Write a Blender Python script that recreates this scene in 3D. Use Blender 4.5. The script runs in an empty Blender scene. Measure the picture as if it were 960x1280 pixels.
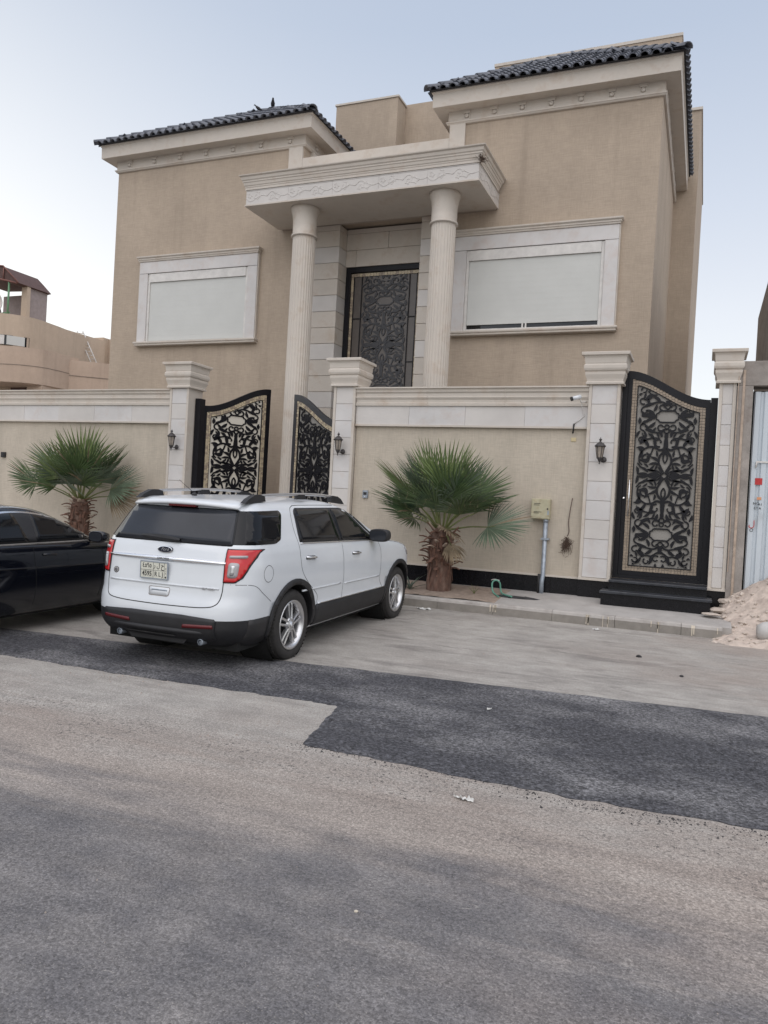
import bpy, bmesh, math, random
from mathutils import Vector, Matrix, noise
from mathutils.bvhtree import BVHTree
random.seed(7)
R = math.radians
S = bpy.context.scene
COL = S.collection

# ------------------------------------------------------------ camera
def cam_axes(yaw, pitch, roll):
    cy, sy = math.cos(yaw), math.sin(yaw)
    f = Vector((-sy*math.cos(pitch), cy*math.cos(pitch), math.sin(pitch)))
    ri = Vector((cy, sy, 0)); up = ri.cross(f)
    r = ri*math.cos(roll)+up*math.sin(roll); u = -ri*math.sin(roll)+up*math.cos(roll)
    return r, u, f
cr, cu, cf = cam_axes(R(22.45), R(-0.58), R(3.15))
cam_d = bpy.data.cameras.new('camera'); cam = bpy.data.objects.new('camera', cam_d); COL.objects.link(cam)
cam.matrix_world = Matrix(((cr.x, cu.x, -cf.x, 0), (cr.y, cu.y, -cf.y, 0), (cr.z, cu.z, -cf.z, 1.75), (0, 0, 0, 1)))
cam_d.sensor_fit = 'VERTICAL'; cam_d.sensor_height = 36; cam_d.lens = 965/1280*36
cam_d.clip_start = 0.05; cam_d.clip_end = 3000
S.camera = cam

# ------------------------------------------------------------ sky, sun, exposure
SUN_EL, SUN_AZ = 62.0, 160.0           # azimuth measured clockwise from +Y (house side); negative = left
W = bpy.data.worlds.new('World'); S.world = W; W.use_nodes = True
wn = W.node_tree; bg = wn.nodes['Background']
sky = wn.nodes.new('ShaderNodeTexSky'); sky.sky_type = 'NISHITA'; sky.sun_disc = False
sky.sun_elevation = R(SUN_EL); sky.sun_rotation = R(SUN_AZ)
sky.altitude = 600; sky.air_density = 1.0; sky.dust_density = 1.5; sky.ozone_density = 1.5
# thin veil of haze: whitens the sky everywhere alike
hsv = wn.nodes.new('ShaderNodeHueSaturation'); hsv.inputs['Saturation'].default_value = 0.55
wn.links.new(sky.outputs[0], hsv.inputs['Color'])
# desert dust haze: cream at the horizon, thinning upwards, the same all the way round
tcw = wn.nodes.new('ShaderNodeTexCoord'); sxw = wn.nodes.new('ShaderNodeSeparateXYZ'); wn.links.new(tcw.outputs['Generated'], sxw.inputs[0])
rampw = wn.nodes.new('ShaderNodeValToRGB'); wn.links.new(sxw.outputs['Z'], rampw.inputs[0]); cb_ = rampw.color_ramp
K_ = 0.25
stops = [(0.0, (.93, .86, .75)), (.10, (.91, .87, .78)), (.24, (.84, .84, .84)), (.36, (.70, .745, .82)), (.52, (.53, .61, .74)), (1.0, (.40, .49, .66))]
while len(cb_.elements) < len(stops): cb_.elements.new(.5)
for e_, (p_, c_) in zip(cb_.elements, stops): e_.position = p_; e_.color = (c_[0], c_[1], c_[2], 1)
sclw = wn.nodes.new('ShaderNodeVectorMath'); sclw.operation = 'SCALE'; sclw.inputs['Scale'].default_value = 4.0; wn.links.new(rampw.outputs[0], sclw.inputs[0])
mxw = wn.nodes.new('ShaderNodeMix'); mxw.data_type = 'RGBA'; mxw.inputs['Factor'].default_value = .68
wn.links.new(hsv.outputs[0], mxw.inputs['A']); wn.links.new(sclw.outputs[0], mxw.inputs['B']); 
# low western glow: a broad warm brightening centred left of the view, near the horizon
gd = Vector((math.sin(R(-66))*math.cos(R(8)), math.cos(R(-66))*math.cos(R(8)), math.sin(R(8))))
dtw = wn.nodes.new('ShaderNodeVectorMath'); dtw.operation = 'DOT_PRODUCT'; nrw = wn.nodes.new('ShaderNodeVectorMath'); nrw.operation = 'NORMALIZE'
wn.links.new(tcw.outputs['Generated'], nrw.inputs[0]); wn.links.new(nrw.outputs[0], dtw.inputs[0]); dtw.inputs[1].default_value = gd
clw = wn.nodes.new('ShaderNodeMath'); clw.operation = 'MAXIMUM'; wn.links.new(dtw.outputs['Value'], clw.inputs[0]); clw.inputs[1].default_value = 0
pww = wn.nodes.new('ShaderNodeMath'); pww.operation = 'POWER'; wn.links.new(clw.outputs[0], pww.inputs[0]); pww.inputs[1].default_value = 9
glw = wn.nodes.new('ShaderNodeVectorMath'); glw.operation = 'SCALE'; glw.inputs[0].default_value = (1.6, 1.38, .92); wn.links.new(pww.outputs[0], glw.inputs['Scale'])
adw = wn.nodes.new('ShaderNodeVectorMath'); adw.operation = 'ADD'; wn.links.new(mxw.outputs['Result'], adw.inputs[0]); wn.links.new(glw.outputs[0], adw.inputs[1]); wn.links.new(adw.outputs[0], bg.inputs['Color'])
bg.inputs['Strength'].default_value = 0.125
sd = bpy.data.lights.new('sun', 'SUN'); sun = bpy.data.objects.new('sun', sd); COL.objects.link(sun)
sd.energy = 1.0; sd.angle = R(100); sd.color = (1, .90, .80)
az, el = R(SUN_AZ), R(SUN_EL)
sdir = Vector((math.sin(az)*math.cos(el), math.cos(az)*math.cos(el), math.sin(el)))
sun.rotation_euler = sdir.to_track_quat('Z', 'Y').to_euler(); sun.location = sdir*60
S.view_settings.view_transform = 'Standard'; S.view_settings.look = 'None'
S.view_settings.exposure = 1.0; S.view_settings.gamma = 1
try: S.view_settings.use_curve_mapping = False
except Exception: pass
S.render.engine = 'CYCLES'
S.cycles.max_bounces = 8

# ------------------------------------------------------------ material helpers
def nmat(name):
    m = bpy.data.materials.new(name); m.use_nodes = True
    nt = m.node_tree; b = nt.nodes['Principled BSDF']
    return m, nt, b
def N(nt, t, **kw):
    n = nt.nodes.new(t)
    for k, v in kw.items(): setattr(n, k, v)
    return n
def mat(name, col, rough=.6, metal=0, var=.12, scale=6, bump=0, bscale=60, coat=0, spec=.5, stretch=(1,1,1), var2=0, scale2=.6, col2=None, c2lo=.5, c2hi=.7, c2s=2):
    m, nt, b = nmat(name); L = nt.links
    b.inputs['Roughness'].default_value = rough; b.inputs['Metallic'].default_value = metal
    b.inputs['Coat Weight'].default_value = coat; b.inputs['Coat Roughness'].default_value = .04
    b.inputs['Specular IOR Level'].default_value = spec
    tc = N(nt, 'ShaderNodeTexCoord'); mp = N(nt, 'ShaderNodeMapping'); mp.inputs['Scale'].default_value = stretch
    gm = N(nt, 'ShaderNodeNewGeometry')
    L.new(gm.outputs['Position'], mp.inputs['Vector'])
    def ns(s, d=4, rgh=.6):
        n = N(nt, 'ShaderNodeTexNoise'); n.inputs['Scale'].default_value = s; n.inputs['Detail'].default_value = d
        n.inputs['Roughness'].default_value = rgh; L.new(mp.outputs[0], n.inputs['Vector']); return n
    cur = None
    n1 = ns(scale)
    mr = N(nt, 'ShaderNodeMapRange'); mr.inputs[1].default_value = .3; mr.inputs[2].default_value = .7
    mr.inputs[3].default_value = 1-var; mr.inputs[4].default_value = 1+var
    L.new(n1.outputs[0], mr.inputs[0]); f = mr.outputs[0]
    if var2:
        n2 = ns(scale2, 3); mr2 = N(nt, 'ShaderNodeMapRange'); mr2.inputs[1].default_value = .3; mr2.inputs[2].default_value = .7
        mr2.inputs[3].default_value = 1-var2; mr2.inputs[4].default_value = 1+var2; L.new(n2.outputs[0], mr2.inputs[0])
        mu = N(nt, 'ShaderNodeMath', operation='MULTIPLY'); L.new(f, mu.inputs[0]); L.new(mr2.outputs[0], mu.inputs[1]); f = mu.outputs[0]
    base = N(nt, 'ShaderNodeRGB'); base.outputs[0].default_value = (*col, 1); src = base.outputs[0]
    if col2:
        n3 = ns(c2s, 6, .65); cr_ = N(nt, 'ShaderNodeMapRange'); cr_.inputs[1].default_value = c2lo; cr_.inputs[2].default_value = c2hi
        L.new(n3.outputs[0], cr_.inputs[0]); mx = N(nt, 'ShaderNodeMix', data_type='RGBA')
        L.new(cr_.outputs[0], mx.inputs['Factor']); L.new(src, mx.inputs['A']); mx.inputs['B'].default_value = (*col2, 1); src = mx.outputs['Result']
    vm = N(nt, 'ShaderNodeVectorMath', operation='SCALE'); L.new(src, vm.inputs[0]); L.new(f, vm.inputs['Scale'])
    L.new(vm.outputs[0], b.inputs['Base Color'])
    if bump:
        n4 = ns(bscale, 3); bp = N(nt, 'ShaderNodeBump'); bp.inputs['Strength'].default_value = bump; bp.inputs['Distance'].default_value = .01
        L.new(n4.outputs[0], bp.inputs['Height']); L.new(bp.outputs[0], b.inputs['Normal'])
    return m

def stucco(name, col, lin=.10, warm=(1.04,1,.95)):
    """linen-brushed render: crossed fine strokes over soft blotches, rain streaks"""
    m, nt, b = nmat(name); L = nt.links
    b.inputs['Roughness'].default_value = .85; b.inputs['Specular IOR Level'].default_value = .2
    gm = N(nt, 'ShaderNodeNewGeometry')
    def ns(sc, vec, d=3):
        mp = N(nt, 'ShaderNodeMapping'); mp.inputs['Scale'].default_value = vec; L.new(gm.outputs['Position'], mp.inputs['Vector'])
        n = N(nt, 'ShaderNodeTexNoise'); n.inputs['Scale'].default_value = sc; n.inputs['Detail'].default_value = d; L.new(mp.outputs[0], n.inputs['Vector']); return n
    h_ = ns(44, (.14, .14, 1)); v_ = ns(44, (1, 1, .12)); bl = ns(.9, (1, 1, 1), 5); st = ns(2.2, (1, 1, .12), 4); mid = ns(5, (1, 1, .8), 4)
    add = N(nt, 'ShaderNodeMath', operation='ADD'); L.new(h_.outputs[0], add.inputs[0]); L.new(v_.outputs[0], add.inputs[1])
    a2 = N(nt, 'ShaderNodeMapRange'); a2.inputs[1].default_value = .75; a2.inputs[2].default_value = 1.25; a2.inputs[3].default_value = 1-lin*.6; a2.inputs[4].default_value = 1+lin*.6
    L.new(add.outputs[0], a2.inputs[0]); f = a2.outputs[0]
    for n, lo in ((bl, .055), (st, .04), (mid, .03)):
        r_ = N(nt, 'ShaderNodeMapRange'); r_.inputs[1].default_value = .3; r_.inputs[2].default_value = .7; r_.inputs[3].default_value = 1-lo; r_.inputs[4].default_value = 1+lo
        L.new(n.outputs[0], r_.inputs[0]); mu = N(nt, 'ShaderNodeMath', operation='MULTIPLY'); L.new(f, mu.inputs[0]); L.new(r_.outputs[0], mu.inputs[1]); f = mu.outputs[0]
    run = ns(3.4, (1, 1, .05), 5); rr_ = N(nt, 'ShaderNodeMapRange'); rr_.inputs[1].default_value = .55; rr_.inputs[2].default_value = .75; rr_.inputs[3].default_value = 1; rr_.inputs[4].default_value = .88
    L.new(run.outputs[0], rr_.inputs[0]); mu = N(nt, 'ShaderNodeMath', operation='MULTIPLY'); L.new(f, mu.inputs[0]); L.new(rr_.outputs[0], mu.inputs[1]); f = mu.outputs[0]
    vm = N(nt, 'ShaderNodeVectorMath', operation='SCALE'); vm.inputs[0].default_value = col; L.new(f, vm.inputs['Scale'])
    L.new(vm.outputs[0], b.inputs['Base Color'])
    bp = N(nt, 'ShaderNodeBump'); bp.inputs['Strength'].default_value = .35; bp.inputs['Distance'].default_value = .01
    L.new(add.outputs[0], bp.inputs['Height']); L.new(bp.outputs[0], b.inputs['Normal'])
    return m

M = {}
M['facade'] = stucco('facade_stucco', (.42, .345, .272))
M['wall'] = stucco('wall_stucco', (.485, .43, .355), .11)
M['stone'] = mat('cream_stone', (.56, .51, .45), .6, var=.05, scale=3, bump=.15, bscale=40, var2=.05, scale2=.8, col2=(.42, .34, .27), c2lo=.52, c2hi=.8, c2s=3)
M['marble'] = mat('pale_marble', (.58, .56, .545), .45, var=.05, scale=2.5, var2=.06, scale2=.9, bump=.05, col2=(.55, .50, .47), c2s=4)
M['marble2'] = mat('pale_marble_warm', (.57, .54, .51), .45, var=.05, scale=2.5, var2=.06, scale2=.9, bump=.05)
M['soffit'] = mat('soffit_plaster', (.42, .36, .31), .8, var=.08, scale=1.5)
M['joint'] = mat('dark_joint', (.22, .18, .15), .9)
M['granite'] = mat('black_granite', (.008, .008, .010), .22, var=.3, scale=20, spec=.35)
M['step'] = mat('step_granite', (.028, .031, .038), .3, var=.35, scale=5, col2=(.10, .10, .11), c2lo=.55, c2hi=.8, c2s=9)
M['tile'] = mat('slate_blue_tile', (.105, .115, .14), .45, var=.2, scale=9, bump=.1, col2=(.15, .15, .17), c2lo=.5, c2hi=.8, c2s=6)
M['tiledark'] = mat('roof_underlay', (.03, .03, .035), .9)
M['iron'] = mat('black_iron', (.006, .006, .009), .42, spec=.3, var=.15, scale=8)
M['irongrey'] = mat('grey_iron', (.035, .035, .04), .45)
M['mosaic'] = mat('tan_mosaic', (.33, .265, .20), .4, var=.25, scale=25)
M['mosaicl'] = mat('gold_mosaic', (.50, .42, .29), .35, var=.25, scale=25)
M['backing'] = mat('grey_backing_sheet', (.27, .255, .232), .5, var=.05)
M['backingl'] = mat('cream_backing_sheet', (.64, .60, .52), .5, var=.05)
M['backingd'] = mat('smoked_glass_backing', (.115, .10, .09), .3, var=.1)
M['shutter'] = mat('white_shutter', (.56, .565, .54), .5, var=.03, scale=2)
M['glassdk'] = mat('dark_glass', (.012, .013, .015), .06, spec=.6)
M['alu'] = mat('white_frame', (.62, .60, .57), .4)
M['concrete'] = mat('concrete', (.30, .27, .245), .85, var=.14, scale=5, bump=.4, bscale=25, var2=.15, scale2=1.2, col2=(.20, .17, .15), c2lo=.5, c2hi=.75, c2s=3)
M['paint_w'] = mat('white_paint', (.64, .67, .70), .28, var=.015, coat=.6)
M['paint_b'] = mat('black_paint', (.004, .005, .009), .14, var=.02, coat=.8, spec=.25)
M['trim'] = mat('black_plastic', (.016, .016, .018), .55, var=.2, scale=6, bump=.1, bscale=200)
M['trimdust'] = mat('dusty_black_plastic', (.022, .021, .022), .6, var=.2, scale=5, col2=(.09, .08, .07), c2lo=.6, c2hi=.85, c2s=4)
M['rubber'] = mat('tyre_rubber', (.028, .026, .025), .8, var=.2, scale=12, bump=.2, bscale=80)
M['chrome'] = mat('chrome', (.85, .86, .88), .22, 1, var=.02)
M['alloy'] = mat('alloy_rim', (.62, .62, .63), .3, .85, var=.06)
M['carglass'] = mat('tinted_glass', (.008, .009, .011), .05, var=.05, spec=.28)
M['reglass'] = mat('rear_tinted_glass', (.028, .031, .038), .12, var=.1, scale=3, spec=.35)
M['red'] = mat('red_lens', (.52, .012, .015), .12, coat=.5)
M['darkred'] = mat('dark_red_lens', (.10, .008, .01), .2)
M['clear'] = mat('clear_lens', (.36, .35, .36), .15, coat=.4)
M['void'] = mat('dark_cavity', (.006, .006, .006), .9)
M['plate'] = mat('plate_white', (.62, .62, .54), .5)
M['ink'] = mat('black_ink', (.01, .01, .01), .6)
M['leaf'] = mat('palm_leaf', (.080, .122, .048), .5, var=.35, scale=3, spec=.4, col2=(.028, .058, .032), c2s=2.5)
M['leafb'] = mat('palm_leaf_grey_green', (.10, .135, .088), .5, var=.3, scale=3, spec=.4)
M['leafy'] = mat('palm_leaf_light', (.13, .175, .062), .5, var=.3, scale=3, spec=.4)
M['leafdry'] = mat('dry_leaf', (.22, .17, .11), .8, var=.3, scale=6)
M['stalk'] = mat('palm_stalk', (.13, .15, .05), .5, var=.3, scale=8)
M['bark'] = mat('palm_bark', (.115, .065, .048), .9, var=.4, scale=14, bump=.8, bscale=45, stretch=(1, 1, .35), col2=(.20, .14, .11), c2lo=.5, c2hi=.75, c2s=10)
M['boot'] = mat('palm_boot', (.16, .085, .06), .85, var=.4, scale=12, bump=.3)
M['bootcut'] = mat('palm_boot_cut', (.42, .33, .26), .8, var=.2, scale=12)
M['sheet'] = mat('pale_blue_sheet', (.53, .58, .62), .45, var=.07, scale=2, var2=.08, scale2=.7, stretch=(1, 1, .3), col2=(.36, .38, .39), c2lo=.6, c2hi=.8, c2s=5)
M['sand'] = mat('builders_sand', (.50, .42, .36), .95, var=.18, scale=9, bump=.6, bscale=35, col2=(.38, .31, .265), c2s=5)
M['sandrock'] = mat('sand_lump', (.50, .43, .37), .95, var=.22, scale=8, bump=.5, bscale=30)
M['bagw'] = mat('woven_white_bag', (.48, .47, .45), .6, var=.12, scale=8)
M['neigh'] = stucco('neighbour_render', (.46, .355, .28), .05)
M['neigh2'] = stucco('neighbour_render_light', (.50, .40, .31), .05)
M['brown'] = mat('brown_sheeting', (.085, .045, .038), .7, var=.2)
M['greenp'] = mat('green_paint', (.13, .27, .15), .5)
M['galv'] = mat('galvanised_pipe', (.33, .37, .42), .38, .4, var=.2, scale=12)
M['meter'] = mat('meter_box_yellow', (.45, .42, .29), .6, var=.15, scale=8, col2=(.38, .31, .20), c2s=14)
M['bronze'] = mat('lamp_bronze', (.055, .050, .050), .45, .3, var=.25, scale=20)
M['lampglass'] = mat('frosted_lamp_glass', (.30, .26, .22), .25, var=.2, scale=15)
M['hose'] = mat('green_hose', (.13, .33, .25), .45)
M['scorch'] = mat('scorched_fibre', (.085, .055, .04), .95)
M['burn'] = mat('red_brown_cable', (.08, .045, .04), .7)
M['dirt'] = mat('planting_soil', (.30, .235, .19), .95, var=.25, scale=12, bump=.6, bscale=40)
M['pebble'] = mat('pebble', (.30, .26, .23), .9, var=.3, scale=30)
M['crumb'] = mat('asphalt_crumb', (.045, .043, .043), .9, var=.3, scale=40)
M['litter'] = mat('pale_litter', (.62, .62, .60), .6)
M['redsticker'] = mat('red_sticker', (.45, .03, .03), .6)
M['orangesticker'] = mat('orange_sticker', (.62, .28, .14), .6)
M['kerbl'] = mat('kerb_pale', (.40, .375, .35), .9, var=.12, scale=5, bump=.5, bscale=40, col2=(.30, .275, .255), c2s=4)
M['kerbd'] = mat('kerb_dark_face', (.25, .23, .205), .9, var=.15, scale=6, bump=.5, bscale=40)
M['pave'] = mat('pavement_cement', (.38, .36, .34), .9, var=.1, scale=3, bump=.5, bscale=30, col2=(.30, .275, .255), c2lo=.5, c2hi=.8, c2s=2)
M['drip'] = mat('paint_drips', (.55, .49, .40), .7)
M['darkband'] = mat('dark_band', (.10, .10, .11), .6)

# ------------------------------------------------------------ mesh helpers
class MB:
    def __init__(s): s.bm = bmesh.new(); s.mi = 0
    def face(s, pts, smooth=False):
        f = s.bm.faces.new([s.bm.verts.new(p) for p in pts]); f.smooth = smooth; f.material_index = s.mi; return f
    def box(s, x0, x1, y0, y1, z0, z1, bev=0):
        v = [s.bm.verts.new(p) for p in ((x0,y0,z0),(x1,y0,z0),(x1,y1,z0),(x0,y1,z0),(x0,y0,z1),(x1,y0,z1),(x1,y1,z1),(x0,y1,z1))]
        fs = [s.bm.faces.new([v[i] for i in q]) for q in ((0,3,2,1),(4,5,6,7),(0,1,5,4),(1,2,6,5),(2,3,7,6),(3,0,4,7))]
        for f in fs: f.material_index = s.mi
        if bev:
            es = list({e for f in fs for e in f.edges})
            r = bmesh.ops.bevel(s.bm, geom=es, offset=bev, segments=1, affect='EDGES', profile=.5)
            for f in r['faces']: f.material_index = s.mi
        return s
    def ring(s, pts, closed=True, prev=None, smooth=True):
        cur = [s.bm.verts.new(p) for p in pts]
        if prev:
            n = len(cur); rng = range(n if closed else n-1)
            for i in rng:
                j = (i+1) % n
                try:
                    f = s.bm.faces.new((prev[i], prev[j], cur[j], cur[i])); f.smooth = smooth; f.material_index = s.mi
                except ValueError: pass
        return cur
    def cap(s, ring, flip=False, smooth=False):
        try:
            f = s.bm.faces.new(ring[::-1] if flip else ring); f.smooth = smooth; f.material_index = s.mi; return f
        except ValueError: pass
    def lathe(s, prof, c=(0,0,0), n=16, axis='z', smooth=True, caps=True):
        prev = None; first = None
        for r, h in prof:
            pts = []
            for i in range(n):
                a = 2*math.pi*i/n; u, v = r*math.cos(a), r*math.sin(a)
                p = {'z': (u, v, h), 'x': (h, u, v), 'y': (v, h, u)}[axis]
                pts.append((c[0]+p[0], c[1]+p[1], c[2]+p[2]))
            prev = s.ring(pts, True, prev, smooth)
            if first is None: first = prev
        if caps: s.cap(first, True); s.cap(prev)
        return s
    def tube(s, path, r, n=8, caps=True, r2=None):
        path = [Vector(p) for p in path]; prev = None; first = None
        nrm = None
        for i, p in enumerate(path):
            t = (path[min(i+1, len(path)-1)]-path[max(i-1, 0)]).normalized()
            if nrm is None: nrm = t.orthogonal().normalized()
            nrm = (nrm-t*nrm.dot(t)).normalized(); b = t.cross(nrm)
            rr = r if r2 is None else r+(r2-r)*i/(len(path)-1)
            pts = [p+nrm*rr*math.cos(2*math.pi*k/n)+b*rr*math.sin(2*math.pi*k/n) for k in range(n)]
            prev = s.ring(pts, True, prev)
            if first is None: first = prev
        if caps: s.cap(first, True); s.cap(prev)
        return s
    def prism(s, poly, plane, d0, d1, smooth=False):
        """extrude 2D polygon; plane 'xz' (depth y), 'yz' (depth x), 'xy' (depth z)"""
        def P(u, v, d): return {'xz': (u, d, v), 'yz': (d, u, v), 'xy': (u, v, d)}[plane]
        a = [s.bm.verts.new(P(u, v, d0)) for u, v in poly]; b = [s.bm.verts.new(P(u, v, d1)) for u, v in poly]
        n = len(poly)
        for i in range(n):
            j = (i+1) % n; f = s.bm.faces.new((a[i], a[j], b[j], b[i])); f.smooth = smooth; f.material_index = s.mi
        s.cap(a, True); s.cap(b)
        return s
    def profx(s, prof, x0, x1):
        """profile list (y,z) swept along x, open profile closed at back by ends"""
        return s.prism(prof, 'yz', x0, x1)
    def build(s, name, mats, parent=None, local=False, mesh_only=False):
        bmesh.ops.recalc_face_normals(s.bm, faces=s.bm.faces)
        me = bpy.data.meshes.new(name); s.bm.to_mesh(me); s.bm.free()
        if not isinstance(mats, (list, tuple)): mats = [mats]
        for m_ in mats: me.materials.append(M[m_] if isinstance(m_, str) else m_)
        if mesh_only: return me
        return put(name, me, parent, local)
def wloc(o):
    v = Vector((0, 0, 0))
    while o is not None: v += o.location; o = o.parent
    return v
def put(name, me, parent=None, local=False):
    if parent is not None and not local:
        off = wloc(parent)
        if off.length > 0: me.transform(Matrix.Translation(-off))
    o = bpy.data.objects.new(name, me); COL.objects.link(o); o.parent = parent
    return o
def inst(name, me, loc, rot=(0,0,0), parent=None, scale=(1,1,1)):
    o = bpy.data.objects.new(name, me); COL.objects.link(o)
    if parent is not None: loc = Vector(loc)-wloc(parent); o.parent = parent
    o.location = loc; o.rotation_euler = rot; o.scale = scale
    return o
def tag(o, label=None, cat=None, group=None, kind=None):
    if label: o['label'] = label
    if cat: o['category'] = cat
    if group: o['group'] = group
    if kind: o['kind'] = kind
    return o
def thing(name, loc, label, cat, group=None, rz=0):
    o = bpy.data.objects.new(name, None); COL.objects.link(o); o.location = loc; o.rotation_euler = (0, 0, rz)
    o.empty_display_size = .2
    return tag(o, label, cat, group)
def rect_loft(mb, x0, x1, y0, y1, prof):
    """square mouldings: prof = [(offset, z)] around a rectangle"""
    prev = None; first = None
    for o_, z in prof:
        prev = mb.ring([(x0-o_, y0-o_, z), (x1+o_, y0-o_, z), (x1+o_, y1+o_, z), (x0-o_, y1+o_, z)], True, prev, False)
        if first is None: first = prev
    mb.cap(first, True); mb.cap(prev)
def catmull(P, n=6):
    P = [Vector(p) for p in P]; out = []
    Q = [P[0]*2-P[1]]+P+[P[-1]*2-P[-2]]
    for i in range(1, len(Q)-2):
        for k in range(n):
            t = k/n; a, b, c, d = Q[i-1:i+3]
            out.append(.5*((2*b)+(c-a)*t+(2*a-5*b+4*c-d)*t*t+(-a+3*b-3*c+d)*t**3))
    out.append(P[-1]); return out
def text_mesh(name, body, size, mat_, parent, matrix, extr=.001, align='CENTER', bold=0, shear=0):
    cu_ = bpy.data.curves.new(name, 'FONT'); cu_.body = body; cu_.size = size; cu_.extrude = extr; cu_.align_x = align; cu_.align_y = 'CENTER'
    cu_.offset = bold; cu_.shear = shear; cu_.resolution_u = 3
    o = bpy.data.objects.new(name+'_tmp', cu_); COL.objects.link(o)
    dg = bpy.context.evaluated_depsgraph_get(); me = bpy.data.meshes.new_from_object(o.evaluated_get(dg))
    bpy.data.objects.remove(o); bpy.data.curves.remove(cu_)
    me.transform(matrix); me.materials.clear(); me.materials.append(M[mat_]); me.name = name
    ob = bpy.data.objects.new(name, me); COL.objects.link(ob); ob.parent = parent
    return ob

# ------------------------------------------------------------ ground
def gz(y):
    if y < 6.5: return 0.0
    if y < 7.4: return .02*(y-6.5)
    if y < 11.6: return .018+(y-7.4)*.031
    return .148
def ground_mat():
    m, nt, b = nmat('street_ground'); L = nt.links
    b.inputs['Roughness'].default_value = .92; b.inputs['Specular IOR Level'].default_value = .25
    gm = N(nt, 'ShaderNodeNewGeometry'); sp = N(nt, 'ShaderNodeSeparateXYZ'); L.new(gm.outputs['Position'], sp.inputs[0])
    def ns(sc, d=5, r_=.6, vec=(1, 1, 1), dist=0):
        mp = N(nt, 'ShaderNodeMapping'); mp.inputs['Scale'].default_value = vec; L.new(gm.outputs['Position'], mp.inputs['Vector'])
        n = N(nt, 'ShaderNodeTexNoise'); n.inputs['Scale'].default_value = sc; n.inputs['Detail'].default_value = d; n.inputs['Roughness'].default_value = r_
        n.inputs['Distortion'].default_value = dist; L.new(mp.outputs[0], n.inputs['Vector']); return n.outputs[0]
    def rng(v, a, b_, c, d):
        r_ = N(nt, 'ShaderNodeMapRange'); L.new(v, r_.inputs[0])
        for i, q in enumerate((a, b_, c, d)): r_.inputs[i+1].default_value = q
        return r_.outputs[0]
    def math_(op, a, b_):
        n = N(nt, 'ShaderNodeMath', operation=op)
        for i, q in enumerate((a, b_)):
            if isinstance(q, (int, float)): n.inputs[i].default_value = q
            else: L.new(q, n.inputs[i])
        return n.outputs[0]
    def mix(fac, a, b_):
        n = N(nt, 'ShaderNodeMix', data_type='RGBA'); L.new(fac, n.inputs['Factor'])
        for k, q in (('A', a), ('B', b_)):
            if isinstance(q, tuple): n.inputs[k].default_value = (*q, 1)
            else: L.new(q, n.inputs[k])
        return n.outputs['Result']
    Y = sp.outputs['Y']
    streak = ns(1.6, 6, .62, (.28, 1.5, 1), .4); big = ns(.7, 5, .6, (.7, 1, 1)); med = ns(4, 6, .65, (.7, 1, 1)); fine = ns(55, 4, .8); grit = ns(130, 2, .7)
    yw = math_('ADD', Y, math_('MULTIPLY', math_('SUBTRACT', streak, .5), 2.6))
    # materials of the strip: worn grey asphalt -> drifted brown sand -> pale scraped ground
    asph = mix(rng(med, .35, .7, 0, 1), (.142, .137, .141), (.196, .185, .180))
    sandc = mix(rng(streak, .35, .68, 0, 1), (.275, .238, .210), (.34, .302, .270))
    pale = mix(rng(med, .3, .7, 0, 1), (.30, .28, .258), (.375, .355, .325))
    c = mix(rng(yw, 3.2, 3.95, 0, 1), asph, sandc)
    c = mix(rng(yw, 4.2, 5.2, 0, 1), c, pale)
    # dust films on the asphalt, dark scuffs on the pale ground
    c = mix(math_('MULTIPLY', rng(big, .5, .7, 0, .55), rng(Y, 3.6, 1.6, 1, .3)), c, (.27, .24, .215))
    scuff = ns(2.1, 6, .7, (.35, 1.6, 1), .8)
    c = mix(math_('MULTIPLY', rng(scuff, .53, .68, 0, .75), rng(Y, 5, 6, 0, 1)), c, (.18, .165, .155))
    # tyre-worn darker lane just before the patch and pinkish dust beyond x>0
    X = sp.outputs['X']
    c = mix(math_('MULTIPLY', rng(big, .42, .62, 0, .5), rng(X, -1.5, 1.2, 0, 1)), c, (.33, .265, .225))
    gl_ = rng(Y, 4.6, 6.2, 1, .45); v = math_('ADD', 1, math_('MULTIPLY', math_('SUBTRACT', math_('MULTIPLY', rng(fine, .35, .65, .74, 1.26), rng(grit, .35, .65, .80, 1.20)), 1), gl_))
    v2 = math_('MULTIPLY', v, rng(med, .3, .7, .93, 1.07))
    vm = N(nt, 'ShaderNodeVectorMath', operation='SCALE'); L.new(c, vm.inputs[0]); L.new(v2, vm.inputs['Scale'])
    # light grit specks
    vo = N(nt, 'ShaderNodeTexVoronoi'); vo.inputs['Scale'].default_value = 55; L.new(gm.outputs['Position'], vo.inputs['Vector'])
    vo2 = N(nt, 'ShaderNodeTexVoronoi'); vo2.inputs['Scale'].default_value = 105; L.new(gm.outputs['Position'], vo2.inputs['Vector'])
    sp2 = N(nt, 'ShaderNodeSeparateColor'); L.new(vo2.outputs['Color'], sp2.inputs[0])
    pal_ = rng(Y, 4.6, 6.2, 1, .32); stone = math_('ADD', 1, math_('MULTIPLY', rng(sp2.outputs[0], 0, 1, -.24, .24), pal_))
    vmb = N(nt, 'ShaderNodeVectorMath', operation='SCALE'); L.new(vm.outputs[0], vmb.inputs[0]); L.new(stone, vmb.inputs['Scale'])
    c2 = mix(rng(vo.outputs['Distance'], .10, .17, .55, 0), vmb.outputs[0], (.40, .37, .335))
    # fine lengthwise wheel streaks
    stk = ns(3.2, 5, .7, (.07, 1.9, 1), .2)
    vmc = N(nt, 'ShaderNodeVectorMath', operation='SCALE'); L.new(c2, vmc.inputs[0]); L.new(rng(stk, .36, .64, .93, 1.06), vmc.inputs['Scale'])
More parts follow.
